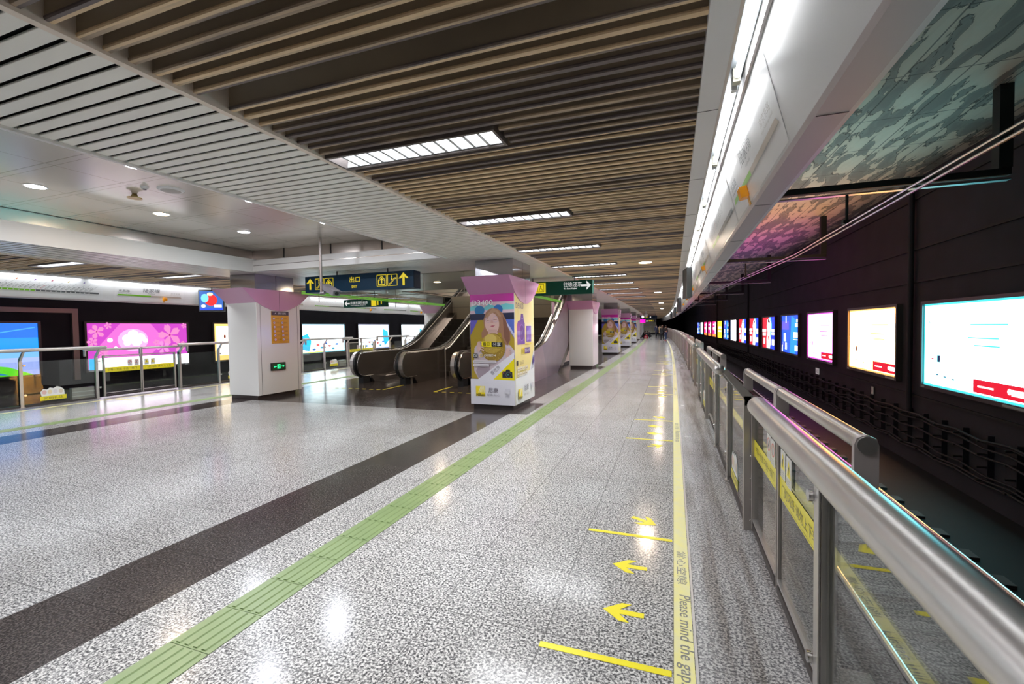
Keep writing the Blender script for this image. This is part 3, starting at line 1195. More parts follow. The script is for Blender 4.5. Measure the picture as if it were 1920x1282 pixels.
def poster_front(t, wd=0.95, z0=0.105):
    "camera advertisement on the face towards the camera; 342 x 868 drawing units"
    f = Flat((0, -0.003, z0), (1, 0, 0), (0, 0, 1), d=0.0006)
    sx, sy = wd / 342.0, 2.228 / 868.0
    P = lambda x, y: ((x - 90) * sx, (1165 - y) * sy)
    PL = lambda l: [P(*q) for q in l]
    f.poly(PL([(90, 297), (432, 297), (432, 1165), (90, 1165)]), (0.70, 0.69, 0.76))
    f.poly(PL([(90, 355), (432, 355), (432, 968), (90, 968)]), (0.25, 0.22, 0.26))
    f.poly(PL([(90, 297), (432, 297), (432, 357), (90, 357)]), (0.50, 0.01, 0.30))
    f.poly(PL([(90, 357), (432, 357), (432, 452), (90, 452)]), (0.62, 0.45, 0.52))
    f.poly(PL([(90, 395), (150, 380), (200, 400), (240, 375), (300, 395), (370, 372), (432, 385), (432, 420), (90, 425)]), (0.15, 0.52, 0.55))
    f.ell(*P(165, 425), 0.11, 0.10, (0.01, 0.16, 0.38)); f.ell(*P(310, 420), 0.10, 0.10, (0.01, 0.13, 0.42))
    f.poly(PL([(90, 452), (432, 445), (432, 497), (90, 500)]), (0.012, 0.015, 0.05))
    f.poly(PL([(90, 500), (160, 500), (90, 620)]), (0.12, 0.10, 0.48))
    f.poly(PL([(340, 497), (432, 497), (432, 640)]), (0.08, 0.14, 0.5))
    f.poly(PL([(150, 500), (340, 500), (432, 650), (432, 760), (150, 965), (95, 965), (90, 620)]), (0.38, 0.27, 0.02))
    f.poly(PL([(350, 500), (365, 500), (432, 610), (432, 640)]), (0.5, 0.5, 0.7))
    # shirt
    f.poly(PL([(120, 720), (160, 670), (350, 670), (400, 700), (432, 740), (432, 770), (150, 965), (115, 900)]), (0.56, 0.47, 0.52))
    f.poly(PL([(160, 840), (240, 850), (240, 900), (150, 965), (130, 900)]), (0.36, 0.29, 0.34))
    # hair, face
    f.poly(PL([(268, 408), (310, 415), (345, 450), (370, 500), (380, 545), (405, 600), (402, 660), (385, 700), (350, 690), (330, 600), (230, 600), (215, 640), (180, 640), (178, 600), (200, 560), (195, 500), (215, 440), (240, 415)]), (0.33, 0.17, 0.10))
    f.poly(PL([(345, 470), (372, 520), (398, 600), (398, 660), (380, 690), (355, 640)]), (0.20, 0.09, 0.06))
    f.ell(*P(262, 528), 0.155, 0.215, (0.66, 0.44, 0.40), rot=0.1)
    f.poly(PL([(235, 575), (300, 575), (310, 640), (225, 640)]), (0.58, 0.37, 0.33))
    f.poly(PL([(268, 408), (215, 470), (222, 500), (250, 455), (290, 435), (325, 480), (335, 470), (310, 425)]), (0.42, 0.24, 0.14))
    f.line(PL([(222, 503), (246, 508)]), 0.006, (0.12, 0.05, 0.05)); f.line(PL([(274, 500), (302, 498)]), 0.006, (0.12, 0.05, 0.05))
    f.ring(*P(233, 500), 0.055, 0.006, (0.45, 0.35, 0.5)); f.ring(*P(290, 496), 0.06, 0.006, (0.45, 0.35, 0.5))
    f.poly(PL([(255, 500), (268, 500), (275, 524), (250, 526)]), (0.58, 0.34, 0.31))
    f.poly(PL([(248, 548), (265, 543), (288, 545), (266, 556)]), (0.42, 0.10, 0.14))
    # glitter ball, hands
    f.ell(*P(268, 715), 0.265, 0.285, (0.30, 0.19, 0.025), n=32)
    f.ell(*P(260, 685), 0.22, 0.20, (0.45, 0.31, 0.05), n=28)
    f.ell(*P(250, 650), 0.13, 0.10, (0.62, 0.47, 0.12))
    rnd = random.Random(3)
    for _ in range(160):
        a = rnd.uniform(0, 2 * PI); r_ = math.sqrt(rnd.random())
        f.layer = 26
        u, v = P(268 + 92 * r_ * math.cos(a), 715 + 108 * r_ * math.sin(a))
        c = rnd.choice([(0.75, 0.58, 0.2), (0.16, 0.09, 0.01), (0.5, 0.34, 0.06)])
        f.rect(u, v, u + 0.009, v + 0.009, c)
    for (x, y, s_) in ((163, 670, 1), (375, 720, -1)):
        for q in range(4):
            f.line(PL([(x, y + 18 * q), (x + 34 * s_ * (-1 if x > 300 else 1) * (1 if x < 300 else 1), y + 10 + 20 * q)]), 0.026, (0.62, 0.42, 0.38))
        f.ell(*P(x - 6 * s_, y + 40), 0.045, 0.11, (0.60, 0.40, 0.37))
    # captions
    f.poly(PL([(180, 668), (258, 670), (258, 712), (180, 708)]), (0.85, 0.70, 0.0)); f.poly(PL([(258, 670), (342, 672), (342, 714), (258, 712)]), (0.02, 0.02, 0.02))
    f.line(PL([(258, 712), (342, 714)]), 0.006, (0.85, 0.70, 0.0)); f.line(PL([(258, 671), (342, 673)]), 0.006, (0.85, 0.70, 0.0))
    f.text('看见', *P(190, 703), 0.075, (0.02, 0.02, 0.02), w_=0.155); f.text('分享', *P(268, 706), 0.075, (0.85, 0.85, 0.85), w_=0.17)
    f.text('D3400', *P(106, 384), 0.105, (0.88, 0.86, 0.9), w_=0.46)
    f.rect(*P(112, 798), *P(146, 764), (0.02, 0.02, 0.03)); f.text('DX', *P(116, 792), 0.06, (0.9, 0.9, 0.9), w_=0.075)
    f.ell(*P(175, 780), 0.032, 0.032, (0.7, 0.5, 0.1)); f.ell(*P(175, 780), 0.014, 0.014, (0.1, 0.2, 0.7))
    f.text('EXPEED 4', *P(200, 785), 0.04, (0.9, 0.9, 0.9), w_=0.25, shear=0.2)
    for a, b, c, d in ((110, 816, 292, 838), (110, 844, 236, 866)):
        f.rect(*P(a, d), *P(c, b), (0.66, 0.62, 0.66))
        f.line(PL([(a + 6, (b + d) / 2 + 1), (c - 6, (b + d) / 2 + 1)]), 0.012, (0.42, 0.38, 0.42))
    # white sweep, yellow wedge, camera
    f.poly(PL([(90, 965), (150, 965), (432, 752), (432, 1165), (90, 1165)]), (0.70, 0.69, 0.76))
    f.poly(PL([(270, 966), (432, 800), (432, 970)]), (0.78, 0.66, 0.0))
    f.text('看世界', *P(262, 936), 0.085, (0.16, 0.14, 0.16), w_=0.24, rot=0.66)
    f.poly(PL([(340, 950), (340, 905), (352, 897), (362, 905), (372, 886), (395, 886), (402, 903), (416, 906), (418, 952)]), (0.02, 0.022, 0.035))
    f.ell(*P(388, 928), 0.062, 0.062, (0.10, 0.11, 0.12)); f.ell(*P(388, 928), 0.048, 0.048, (0.01, 0.012, 0.015)); f.ell(*P(384, 925), 0.016, 0.016, (0.05, 0.22, 0.2))
    f.line(PL([(346, 914), (352, 911)]), 0.012, (0.6, 0.1, 0.1))
    f.rect(*P(131, 1100), *P(204, 1020), (0.85, 0.66, 0.0))
    for q in range(5):
        f.poly(PL([(150 + 11 * q, 1070), (156 + 11 * q, 1070), (176 + 6 * q, 1022), (168 + 6 * q, 1022)]), (0.9, 0.82, 0.42))
    f.text('Nikon', *P(133, 1099), 0.055, (0.03, 0.03, 0.03), w_=0.19, shear=0.2, bold=0.02)
    f.text('尼康', *P(232, 1070), 0.10, (0.12, 0.10, 0.13), w_=0.205)
    f.text('影像·从心', *P(218, 1095), 0.04, (0.3, 0.28, 0.32), w_=0.29)
    f.rect(*P(360, 1075), *P(396, 1035), (0.62, 0.61, 0.68))
    for q in range(3):
        f.line(PL([(362, 1084 + 9 * q), (395, 1084 + 9 * q)]), 0.008, (0.45, 0.44, 0.5))
    f.build('poster', t)


def poster_side(t, wd=1.28, z0=0.105):
    f = Flat((0.953, 0.02, z0), (0, 1, 0), (0, 0, 1), d=0.0006)
    H = 2.228
    f.rect(0, 0, wd, H, (0.80, 0.68, 0.26))
    f.poly([(0.3 * wd, 1.5), (wd, 1.2), (wd, 2.228), (0.1 * wd, 2.228)], (0.84, 0.74, 0.36))
    f.poly([(0, 0), (wd, 0), (wd, 1.10), (0.72 * wd, 0.62), (0, 0.52)], (0.74, 0.76, 0.80))
    f.poly([(0.80 * wd, 0.62), (0.97 * wd, 1.02), (0.99 * wd, 0.66)], (0.5, 0.53, 0.6))
    f.text('D5600', 0.06, 1.93, 0.115, (0.12, 0.08, 0.2), w_=0.48)
    PU = (0.15, 0.07, 0.33)
    f.poly([(0.13, 1.20), (0.12, 1.60), (0.18, 1.68), (0.34, 1.70), (0.38, 1.83), (0.52, 1.83), (0.56, 1.68), (0.62, 1.64), (0.62, 1.20)], PU)
    f.ell(0.42, 1.44, 0.17, 0.18, (0.25, 0.15, 0.45)); f.ell(0.42, 1.44, 0.145, 0.155, (0.10, 0.04, 0.25)); f.line([(0.40, 1.42), (0.46, 1.50)], 0.02, (0.4, 0.35, 0.6))
    f.text('Nikon', 0.39, 1.72, 0.035, (0.6, 0.55, 0.75), w_=0.12)
    f.rect(0.72, 1.24, 1.06, 1.58, PU); f.rect(0.75, 1.27, 1.03, 1.55, (0.22, 0.12, 0.42)); f.line([(0.66, 1.20), (1.08, 1.20)], 0.03, (0.82, 0.62, 0.1))
    f.rect(0.38, 1.0, 0.58, 1.12, (0.78, 0.6, 0.0)); f.rect(0.58, 1.0, 0.96, 1.12, (0.10, 0.04, 0.2))
    f.text('看见', 0.40, 1.02, 0.08, (0.2, 0.1, 0.1), w_=0.16); f.text('更多世界', 0.60, 1.02, 0.08, (0.8, 0.75, 0.85), w_=0.33)
    f.rect(0.06, 0.78, 0.15, 0.88, (0.02, 0.02, 0.02))
    for q in range(3):
        f.line([(0.24, 0.80 + 0.03 * q), (0.50, 0.80 + 0.03 * q)], 0.01, (0.5, 0.4, 0.2))
    for v in (0.56, 0.67):
        for q in range(4):
            f.rect(0.08 + 0.17 * q, v, 0.22 + 0.17 * q, v + 0.075, (0.76, 0.72, 0.6))
            f.line([(0.10 + 0.17 * q, v + 0.03), (0.20 + 0.17 * q, v + 0.03)], 0.015, (0.4, 0.3, 0.2))
    f.poly([(1.10, 0.70), (1.10, 0.80), (1.17, 0.93), (1.21, 0.92), (1.22, 0.80)], (0.08, 0.05, 0.30))
    f.rect(0.12, 0.10, 0.36, 0.30, (0.85, 0.66, 0.0)); f.poly([(0.16, 0.15), (0.22, 0.15), (0.31, 0.30), (0.25, 0.30)], (0.9, 0.85, 0.5))
    f.text('Nikon', 0.13, 0.10, 0.06, (0.03, 0.03, 0.03), w_=0.22, bold=0.02)
    f.text('尼康', 0.48, 0.22, 0.13, (0.12, 0.10, 0.13), w_=0.30)
    f.text('影像·从心', 0.44, 0.12, 0.05, (0.3, 0.28, 0.32), w_=0.36)
    f.rect(0.98, 0.22, 1.12, 0.34, (0.62, 0.61, 0.68))
    f.build('poster', t)


def pillar(x, y, rz, kind, label, back_dir=1):
    "x, y = front left corner of the casing (0.95 wide, 1.32 deep)"
    t = thing('pillar', label, 'pillar', (x, y, 0), rz, 'pillars')
    mb = MB(); mb.box(0.04, 0.90, 0.015, 1.15, 0.0, 0.105, mat('dark plinth', (0.05, 0.04, 0.04), 0.25)); mb.build('plinth', t)
    mb = MB(); mb.box(0.0, 0.95, 0.0, 1.32, 0.10, 2.34, WHITE_P)
    cs = mb.build('casing', t, bevel=0.008)
    if kind != 'ad':
        mb = MB()
        for yy in (0.10, 1.22):
            mb.box(0.9502, 0.952, yy, yy + 0.008, 0.075, 2.30, BLACK)
        mb.build('panel_seams', cs)
    # capital: slanted front and back, arc-shaped cheeks
    def arc(t0):
        pts = [(-0.37, 2.66)]
        pts.append((0.0, 2.34))
        for q in range(0, 13):
            a = 0.0 + q / 12.0
            yy = 0.02 + a * (1.66 - 0.02)
            zz = 2.66 - 0.51 * (1 - ((yy - 0.65) / 1.04) ** 2)
            pts.append((yy, min(zz, 2.66)))
        pts.append((1.70, 2.66))
        return pts
    mb = MB()
    # body above the casing
    mb.prism([(-0.37, 2.66), (0.0, 2.335), (1.33, 2.335), (1.70, 2.66)], 'x', 0.001, 0.949, PINK)
    mb.build('capital', t)
    for a, b in ((0.949, 0.975), (-0.025, 0.001)):
        mb = MB()
        pts = arc(0)
        n = len(pts)
        # bowed cheek: the outer skin bulges slightly
        inner = [(a if a > 0 else b, p[0], p[1]) for p in pts]
        outx = b if a > 0 else a
        outer = [(outx, p[0], p[1]) for p in pts]
        mb.mesh(inner + outer, [tuple(range(n)), tuple(range(n, 2 * n))] + [(i, (i + 1) % n, n + (i + 1) % n, n + i) for i in range(n)], PINK)
        xs = outx + (0.0007 if a > 0 else -0.0007)
        mb.box(min(xs, outx), max(xs, outx), 0.648, 0.655, 2.155, 2.655, BLACK)
        mb.build('cheek', t)
    SHM = mat('mirror grey steel', (0.42, 0.41, 0.43), 0.13, 0.95)
    mb = MB(); mb.box(0.13, 0.93, 0.0, 0.60, 2.66, 3.02, SHM); mb.box(0.13, 0.93, 0.615, 1.15, 2.66, 3.02, SHM)
    mb.build('shaft', t)
    if kind == 'ad':
        poster_front(cs); poster_side(cs)
    return t


kinds = ['ad', 'white', 'ad', 'ad', 'ad', 'white', 'white', 'white', 'white']
ad_src = None
w_src = None
for k, y in enumerate(PY):
    kd = kinds[k]
    if kd == 'ad':
        lab = '%s pillar from the camera in the right row, wrapped in a camera advertisement, pink capital' % nth(k)
    else:
        lab = '%s pillar from the camera in the right row, plain white casing, pink capital' % nth(k)
    loc = (-3.9 + S(y), y, 0)
    if kd == 'ad' and ad_src:
        copy_tree(ad_src, loc, HEAD(y), lab)
    elif kd == 'white' and w_src:
        copy_tree(w_src, loc, HEAD(y), lab)
    else:
        o = pillar(loc[0], loc[1], HEAD(y), kd, lab)
        if kd == 'ad':
            ad_src = o
        else:
            w_src = o
for k, y in enumerate(PY[:5]):
    loc = (-10.28 + S(y), y - 0.35, 0)
    lab = ('nearest' if k == 0 else nth(k)) + ' pillar in the left row, plain white casing with pink capital' + (' and an orange notice' if k == 0 else '')
    lp = copy_tree(w_src, loc, HEAD(y), lab)
    if k == 0:
        left_pillar = lp

# notice and exit sign on the nearest left pillar
XL = -10.28 + 0.95
f = Flat((XL + 0.012, 8.43, 1.34), (0, 1, 0), (0, 0, 1))
t = thing('notice_board', 'orange notice with a black header and round symbols on the left white pillar', 'notice', (0, 0, 0))
mb = MB(); mb.box(XL + 0.003, XL + 0.012, 8.43, 8.96, 1.34, 2.14, mat('notice orange', (0.72, 0.38, 0.01), 0.35)); mb.build('board', t)
f.rect(0, 0.70, 0.53, 0.80, (0.03, 0.03, 0.035)); f.text('乘客须知', 0.20, 0.722, 0.055, (0.75, 0.75, 0.75), w_=0.24); f.line([(0.10, 0.73), (0.14, 0.77)], 0.012, (0.8, 0.8, 0.8))
for r_ in range(6):
    for c_ in range(2):
        u, v = 0.07 + 0.24 * c_, 0.62 - 0.105 * r_
        f.ell(u, v, 0.036, 0.036, (0.45, 0.05, 0.10)); f.ell(u, v, 0.028, 0.028, (0.8, 0.78, 0.8)); f.ell(u, v, 0.013, 0.013, (0.1, 0.06, 0.2))
        for q in range(2):
            f.line([(u + 0.05, v + 0.012 - 0.022 * q), (u + 0.15, v + 0.012 - 0.022 * q)], 0.007, (0.32, 0.17, 0.02))
f.build('lettering', t)
t = thing('exit_light', 'small glowing green running-man exit sign low on the left white pillar', 'exit sign', (0, 0, 0))
mb = MB(); mb.box(XL + 0.003, XL + 0.04, 8.37, 8.80, 0.67, 0.86, BLACK); mb.build('housing', t, bevel=0.006)
f = Flat((XL + 0.041, 8.39, 0.69), (0, 1, 0), (0, 0, 1), e=1.6)
f.rect(0, 0, 0.39, 0.15, (0.0, 0.03, 0.005), 0.6)
G_ = (0.02, 0.85, 0.25)
f.rect(0.15, 0.02, 0.24, 0.13, G_); f.ell(0.20, 0.105, 0.014, 0.014, (0, 0.05, 0.01), 0.5); f.line([(0.20, 0.09), (0.19, 0.06), (0.21, 0.03)], 0.014, (0, 0.05, 0.01), 0.5); f.line([(0.17, 0.08), (0.225, 0.075)], 0.01, (0, 0.05, 0.01), 0.5)
f.line([(0.27, 0.075), (0.33, 0.075)], 0.014, G_); f.poly([(0.32, 0.045), (0.36, 0.075), (0.32, 0.105)], G_); f.line([(0.06, 0.075), (0.12, 0.075)], 0.014, G_); f.poly([(0.07, 0.05), (0.04, 0.075), (0.07, 0.1)], G_)
f.build('panel', t)

# ------------------------------------------------------------------ escalators and stairs
ESC = mat('escalator steel', (0.34, 0.31, 0.295), 0.26, 0.85, noise=(1.5, 0.3, (0.25, 0.225, 0.215)))


def prof_z(y):
    "height of the handrail centre line"
    if y < 13.2:
        return 0.985
    if y < 15.07:
        q = (y - 13.2) / 1.87
        return 0.985 + 0.54 * q * q
    return 1.525 + 0.5774 * (y - 15.07)


YTOP = 22.5
SLOPE = 0.5774


def step_z(y):
    return max(0.0, SLOPE * (y - 13.72))


def balustrade(t, x0, inward, outer_clad, nm):
    "x0 = centre of the handrail; inward = +1 when the steps lie on the +x side"
    ys = [11.45 + 0.25 * i for i in range(int((YTOP - 11.45) / 0.25) + 1)]
    def outline(off_top, low):
        pts = []
        # rounded nose
        for q in range(0, 9):
            a = PI / 2 + PI * q / 8
            pts.append((11.45 + (0.30 + 0) * math.cos(a) * 1.05, 0.62 - off_top / 2 + (0.365 - off_top / 2) * math.sin(a)))
        nose = pts[::-1]           # from bottom to top
        top = [(y, prof_z(y) - off_top) for y in ys[1:]]
        bot = [(YTOP, low(YTOP))] + [(y, low(y)) for y in ys[::-1] if y < YTOP - 0.1 and y > 11.9] + [(11.72, 0.25), (11.60, 0.25)]
        return nose + top + bot
    lowf = lambda y: 0.0 if y < 15.85 else 0.537 * (y - 15.85) - 0.35 * min(1, (y - 15.85))
    # outer deck shell
    mb = MB()
    out_l, out_r = (x0 - 0.17, x0 - 0.035) if inward > 0 else (x0 + 0.035, x0 + 0.17)
    mb.prism(outline(0.05, lambda y: max(lowf(y), 0)), 'x', out_l, out_r, ESC)
    op = mb.build('outer_panel', t)
    mb = MB()
    in_l, in_r = (x0 + 0.035, x0 + 0.10) if inward > 0 else (x0 - 0.10, x0 - 0.035)
    mb.prism(outline(0.05, lambda y: max(lowf(y), step_z(y) - 0.3, 0)), 'x', in_l, in_r, ESC)
    mb.build('inner_panel', t)
    mb = MB()
    mb.prism(outline(0.085, lambda y: max(lowf(y), 0)), 'x', x0 - 0.035, x0 + 0.035, BLACK)
    mb.build('core', t)
    # bright edge strips
    path = []
    for q in range(0, 11):
        a = -PI / 2 - PI * q / 10
        path.append((11.45 + 0.325 * math.cos(a), 0.60 + 0.37 * math.sin(a)))
    path = [(11.9, 0.23)] + path + [(y, prof_z(y) - 0.035) for y in ys[1:]]
    mb = MB()
    for xe in ((out_l, out_r) if inward > 0 else (out_l, out_r)):
        mb.tube([(xe, a, b) for a, b in path], 0.008, CHROME, 6)
    mb.tube([(in_r if inward > 0 else in_l, a, b) for a, b in path], 0.008, CHROME, 6)
    mb.build('edge_trim', op, smooth=True)
    # chrome nose band
    mb = MB()
    for q in range(10):
        a, b = PI / 2 + PI * q / 10, PI / 2 + PI * (q + 1) / 10
        for r0, r1 in ((0.33, 0.335),):
            v = []
            for ang in (a, b):
                for rr in (0.325, 0.34):
                    for xx in (out_l, out_r):
                        v.append((xx, 11.45 + rr * math.cos(ang), 0.60 + 0.372 * (rr / 0.33) * math.sin(ang)))
            mb.mesh(v, [(0, 1, 3, 2), (4, 6, 7, 5), (2, 3, 7, 6), (0, 4, 5, 1), (0, 2, 6, 4), (1, 5, 7, 3)], STEEL)
    mb.build('nose_band', op)
    # rubber handrail
    mb = MB()
    hp = []
    for q in range(0, 13):
        a = -PI / 2 - PI * q / 12
        hp.append((11.45 + 0.36 * math.cos(a), 0.60 + 0.405 * math.sin(a)))
    hp = [(11.75, 0.215)] + hp + [(y, prof_z(y) + 0.02) for y in ys[1:]]
    n = len(hp)
    v = []
    for i, (a, b) in enumerate(hp):
        p0 = hp[max(i - 1, 0)]; p1 = hp[min(i + 1, n - 1)]
        dy, dz = p1[0] - p0[0], p1[1] - p0[1]
        L = math.hypot(dy, dz)
        ny, nz = -dz / L, dy / L       # outward
        for (ux, un) in ((-0.04, -0.008), (-0.036, 0.012), (-0.02, 0.02), (0.02, 0.02), (0.036, 0.012), (0.04, -0.008)):
            v.append((x0 + ux, a + ny * un, b + nz * un))
    fs = []
    for i in range(n - 1):
        for k in range(6):
            c, d = i * 6 + k, i * 6 + (k + 1) % 6
            fs.append((c, d, d + 6, c + 6))
    fs += [(0, 1, 2, 3, 4, 5), tuple(range((n - 1) * 6, n * 6))]
    mb.mesh(v, fs, RUBBER)
    mb.build('handrail', t, smooth=True)
    # pedestal under the nose
    mb = MB(); mb.box(x0 - 0.09, x0 + 0.09, 11.40, 11.70, 0.0, 0.27, BLACK); mb.box(x0 - 0.10 if inward > 0 else x0 + 0.02, x0 - 0.02 if inward > 0 else x0 + 0.10, 11.68, 11.78, 0.0, 0.27, STEEL); mb.build('pedestal', t)


def escalator(xl, xr, label):
    t = thing('escalator', label, 'escalator', (0, 0, 0), 0, 'escalators between the pillars')
    balustrade(t, xl, +1, None, 'left')
    balustrade(t, xr, -1, None, 'right')
    a, b = xl + 0.30, xr - 0.30
    mb = MB(); mb.box(xl + 0.10, xr - 0.10, 12.0, 13.3, 0.0, 0.012, ESC)
    for k in range(24):
        mb.box(a + (b - a) * k / 24, a + (b - a) * k / 24 + 0.02, 13.2, 13.45, 0.012, 0.02, STEEL)
    mb.build('comb_plate', t)
    for s_, xx in ((1, xl + 0.10), (-1, xr - 0.10)):
        mb = MB()
        pts = [(12.2, 0.0), (12.2, 0.16), (13.4, 0.16), (13.9, 0.30), (YTOP, step_z(YTOP) + 0.22), (YTOP, step_z(YTOP) - 0.3), (14.0, 0.0)]
        x_a, x_b = (xx, xx + 0.20) if s_ > 0 else (xx - 0.20, xx)
        mb.prism(pts, 'x', x_a, x_b, ESC)
        sk = mb.build('skirt', t)
        mb = MB()
        e = x_b if s_ > 0 else x_a
        mb.tube([(e, 12.25, 0.168), (e, 13.4, 0.168), (e, 13.9, 0.308), (e, YTOP, step_z(YTOP) + 0.228)], 0.012, CHROME, 6); mb.build('skirt_trim', sk)
    STEP = mat('step metal', (0.075, 0.068, 0.062), 0.45, 0.5)
    n = int((YTOP - 13.3) / 0.40)
    for k in range(n):
        y = 13.45 + 0.40 * k
        z = step_z(y + 0.2)
        z = max(z, 0.015)
        mb = MB()
        zb = z - 0.24 if z > 0.3 else 0.0
        mb.box(a - 0.1 + 0.0, b + 0.1, y, y + 0.40, zb, z, STEP)
        for q in range(20):
            xx = a - 0.08 + (b - a + 0.16) * q / 20
            mb.box(xx, xx + 0.018, y - 0.006, y + 0.39, zb, z + 0.007, STEP)
        mb.box(a - 0.1, a - 0.06, y, y + 0.40, z, z + 0.009, YEL); mb.box(b + 0.06, b + 0.1, y, y + 0.40, z, z + 0.009, YEL)
        mb.build('step', t)
    return t


escA = escalator(-9.05, -7.55, 'escalator nearest the left platform, steel balustrades with black handrails, left of the stairs')
escB = escalator(-5.65, -4.13, 'escalator just behind the first advertisement pillar, right of the stairs')
# cladding on the platform side of the right escalator
mb = MB()
mb.prism([(11.9, 0.0), (14.38, 0.0), (13.80, 1.09), (13.35, 1.0), (12.85, 0.93), (11.9, 0.93)], 'x', -3.957, -3.925, PINKMETAL)
mb.build('side_cladding', escB)
mb = MB()
pts = [(14.385, 0.0), (15.75, 0.0), (17.40, 0.88), (19.0, 1.95), (20.6, 3.0), (20.6, 4.6), (18.5, 3.45), (16.15, 2.08), (15.05, 1.48), (14.3, 1.17), (13.805, 1.09)]
mb.prism(pts, 'x', -3.957, -3.928, mat('violet grey steel', (0.50, 0.45, 0.50), 0.28, 0.9, noise=(2, 0.3, (0.4, 0.36, 0.41))))
mb.build('side_cladding', escB)
mb = MB(); mb.tube([(-3.93, 11.9, 0.94), (-3.93, 12.85, 0.94), (-3.93, 13.35, 1.01), (-3.93, 13.8, 1.10), (-3.93, 14.3, 1.18), (-3.93, 15.05, 1.49), (-3.93, 16.15, 2.09), (-3.93, 18.5, 3.46)], 0.014, CHROME, 8)
mb.build('cladding_trim', escB)
# safety bumper where the cladding meets the ceiling
t = thing('safety_bumper', 'pale triangular safety guard hanging above the right escalator handrail', 'safety guard', (-4.13, 15.9, 2.45))
mb = MB(); mb.prism([(-0.15, 0.1), (0.3, 0.1), (0.12, -0.25), (-0.05, -0.45)], 'x', -0.02, 0.02, mat('milky guard', (0.7, 0.7, 0.7), 0.2)); mb.build('plate', t)
mb = MB(); mb.tube([(0, 0.0, 0.1), (0, 0.0, 0.57)], 0.008, STEEL, 6); mb.build('hanger', t)
# stairs
t = thing('staircase', 'dark stone stairs with steel handrails between the two escalators', 'staircase', (0, 0, 0))
ST = mat('stair stone', (0.07, 0.06, 0.055), 0.4)
mb = MB()
pts = [(13.9, 0.0)]
for k in range(20):
    y = 13.9 + 0.30 * k
    pts += [(y, 0.158 * (k + 1)), (y + 0.30, 0.158 * (k + 1))]
pts += [(19.9, 2.9), (15.4, 0.0)]
mb.prism(pts, 'x', -7.34, -5.86, ST)
mb.build('flight', t)
mb = MB()
for k in range(20):
    y = 13.9 + 0.30 * k
    mb.box(-7.34, -5.86, y - 0.003, y + 0.035, 0.158 * (k + 1) + 0.0005, 0.158 * (k + 1) + 0.004, mat('stair nosing', (0.25, 0.22, 0.2), 0.5))
mb.build('nosings', t)
for x in (-7.25, -5.95):
    mb = MB()
    mb.tube([(x, 13.5, 0.95), (x, 13.85, 1.02), (x, 19.8, 4.1)], 0.024, STEEL, 10)
    mb.build('handrail', t, smooth=True)
    for y, z0, z1 in ((13.5, 0.0, 0.95), (15.5, 0.95, 1.87), (17.5, 2.0, 2.9)):
        mb = MB(); mb.tube([(x, y, z0), (x, y, z1)], 0.02, STEEL, 10); mb.build('post', t, smooth=True)

# ------------------------------------------------------------------ glass smoke curtains with green edge
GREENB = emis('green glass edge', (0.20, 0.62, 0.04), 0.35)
for (x, nm) in ((-9.1, 'left'), (-4.10, 'right')):
    t = thing('smoke_curtain', 'hanging glass smoke curtain with bright green bottom edge, %s side of the escalators' % nm, 'glass curtain', (0, 0, 0))
    y1 = 17.0 if nm == 'left' else 15.6
    mb = MB(); mb.box(x - 0.005, x + 0.005, 9.78, y1, 2.68, 3.02, GLASS); mb.build('glass_panel', t)
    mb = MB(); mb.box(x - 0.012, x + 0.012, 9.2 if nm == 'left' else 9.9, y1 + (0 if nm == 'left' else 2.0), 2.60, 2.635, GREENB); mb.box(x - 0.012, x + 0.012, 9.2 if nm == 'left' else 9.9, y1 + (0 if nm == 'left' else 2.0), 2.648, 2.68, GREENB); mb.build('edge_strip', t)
    for y in (9.8, 11.6, 13.4):
        mb = MB(); mb.box(x - 0.008, x + 0.008, y, y + 0.012, 2.42, 3.02, STEEL_D); mb.build('hanger', t)
t = thing('smoke_curtain', 'clear glass smoke curtain facing the camera behind the blue exit sign', 'glass curtain', (0, 0, 0))
mb = MB(); mb.box(-9.1, -4.16, 9.76, 9.77, 2.52, 3.02, GLASS); mb.build('glass_panel', t)
mb = MB()
mb.box(-9.1, -4.16, 9.755, 9.775, 2.51, 2.522, STEEL_D); mb.build('edge_strip', t)
for x in (-8.0, -6.9, -5.8, -4.7):
    mb = MB(); mb.box(x, x + 0.01, 9.752, 9.76, 2.52, 3.02, STEEL_D); mb.build('seam', t)

# ------------------------------------------------------------------ hanging signs
def arrow_poly(f, cx, cy, s, col, ang):
    "signage arrow: shaft with chevron head pointing along ang"
    c, q = math.cos(ang), math.sin(ang)
    T = lambda x, y: (cx + (x * c - y * q) * s, cy + (x * q + y * c) * s)
    f.line([T(-0.5, 0), T(0.36, 0)], 0.2 * s, col)
    f.poly([T(0.5, 0), T(0.05, 0.45), T(0.05, 0.22), T(0.28, 0), T(0.28, 0)], col)
    f.poly([T(0.5, 0), T(0.28, 0), T(0.05, -0.22), T(0.05, -0.45)], col)


NAVY = mat('navy sign enamel', (0.002, 0.028, 0.065), 0.5, spec=0.25)
SY = (0.86, 0.68, 0.01)
t = thing('exit_sign', 'long dark blue hanging exit sign with yellow pictograms and arrows', 'sign', (0, 0, 0))
mb = MB(); mb.box(-8.22, -5.25, 8.42, 8.70, 2.54, 2.92, NAVY); bxo = mb.build('box', t, bevel=0.006)
mb = MB()
for x in (-7.4, -6.0):
    mb.tube([(x, 8.56, 2.92), (x, 8.56, 3.05)], 0.012, BLACK, 8)
mb.build('hanger', t)
f = Flat((-8.22, 8.419, 2.54), (1, 0, 0), (0, 0, 1), e=0.55)


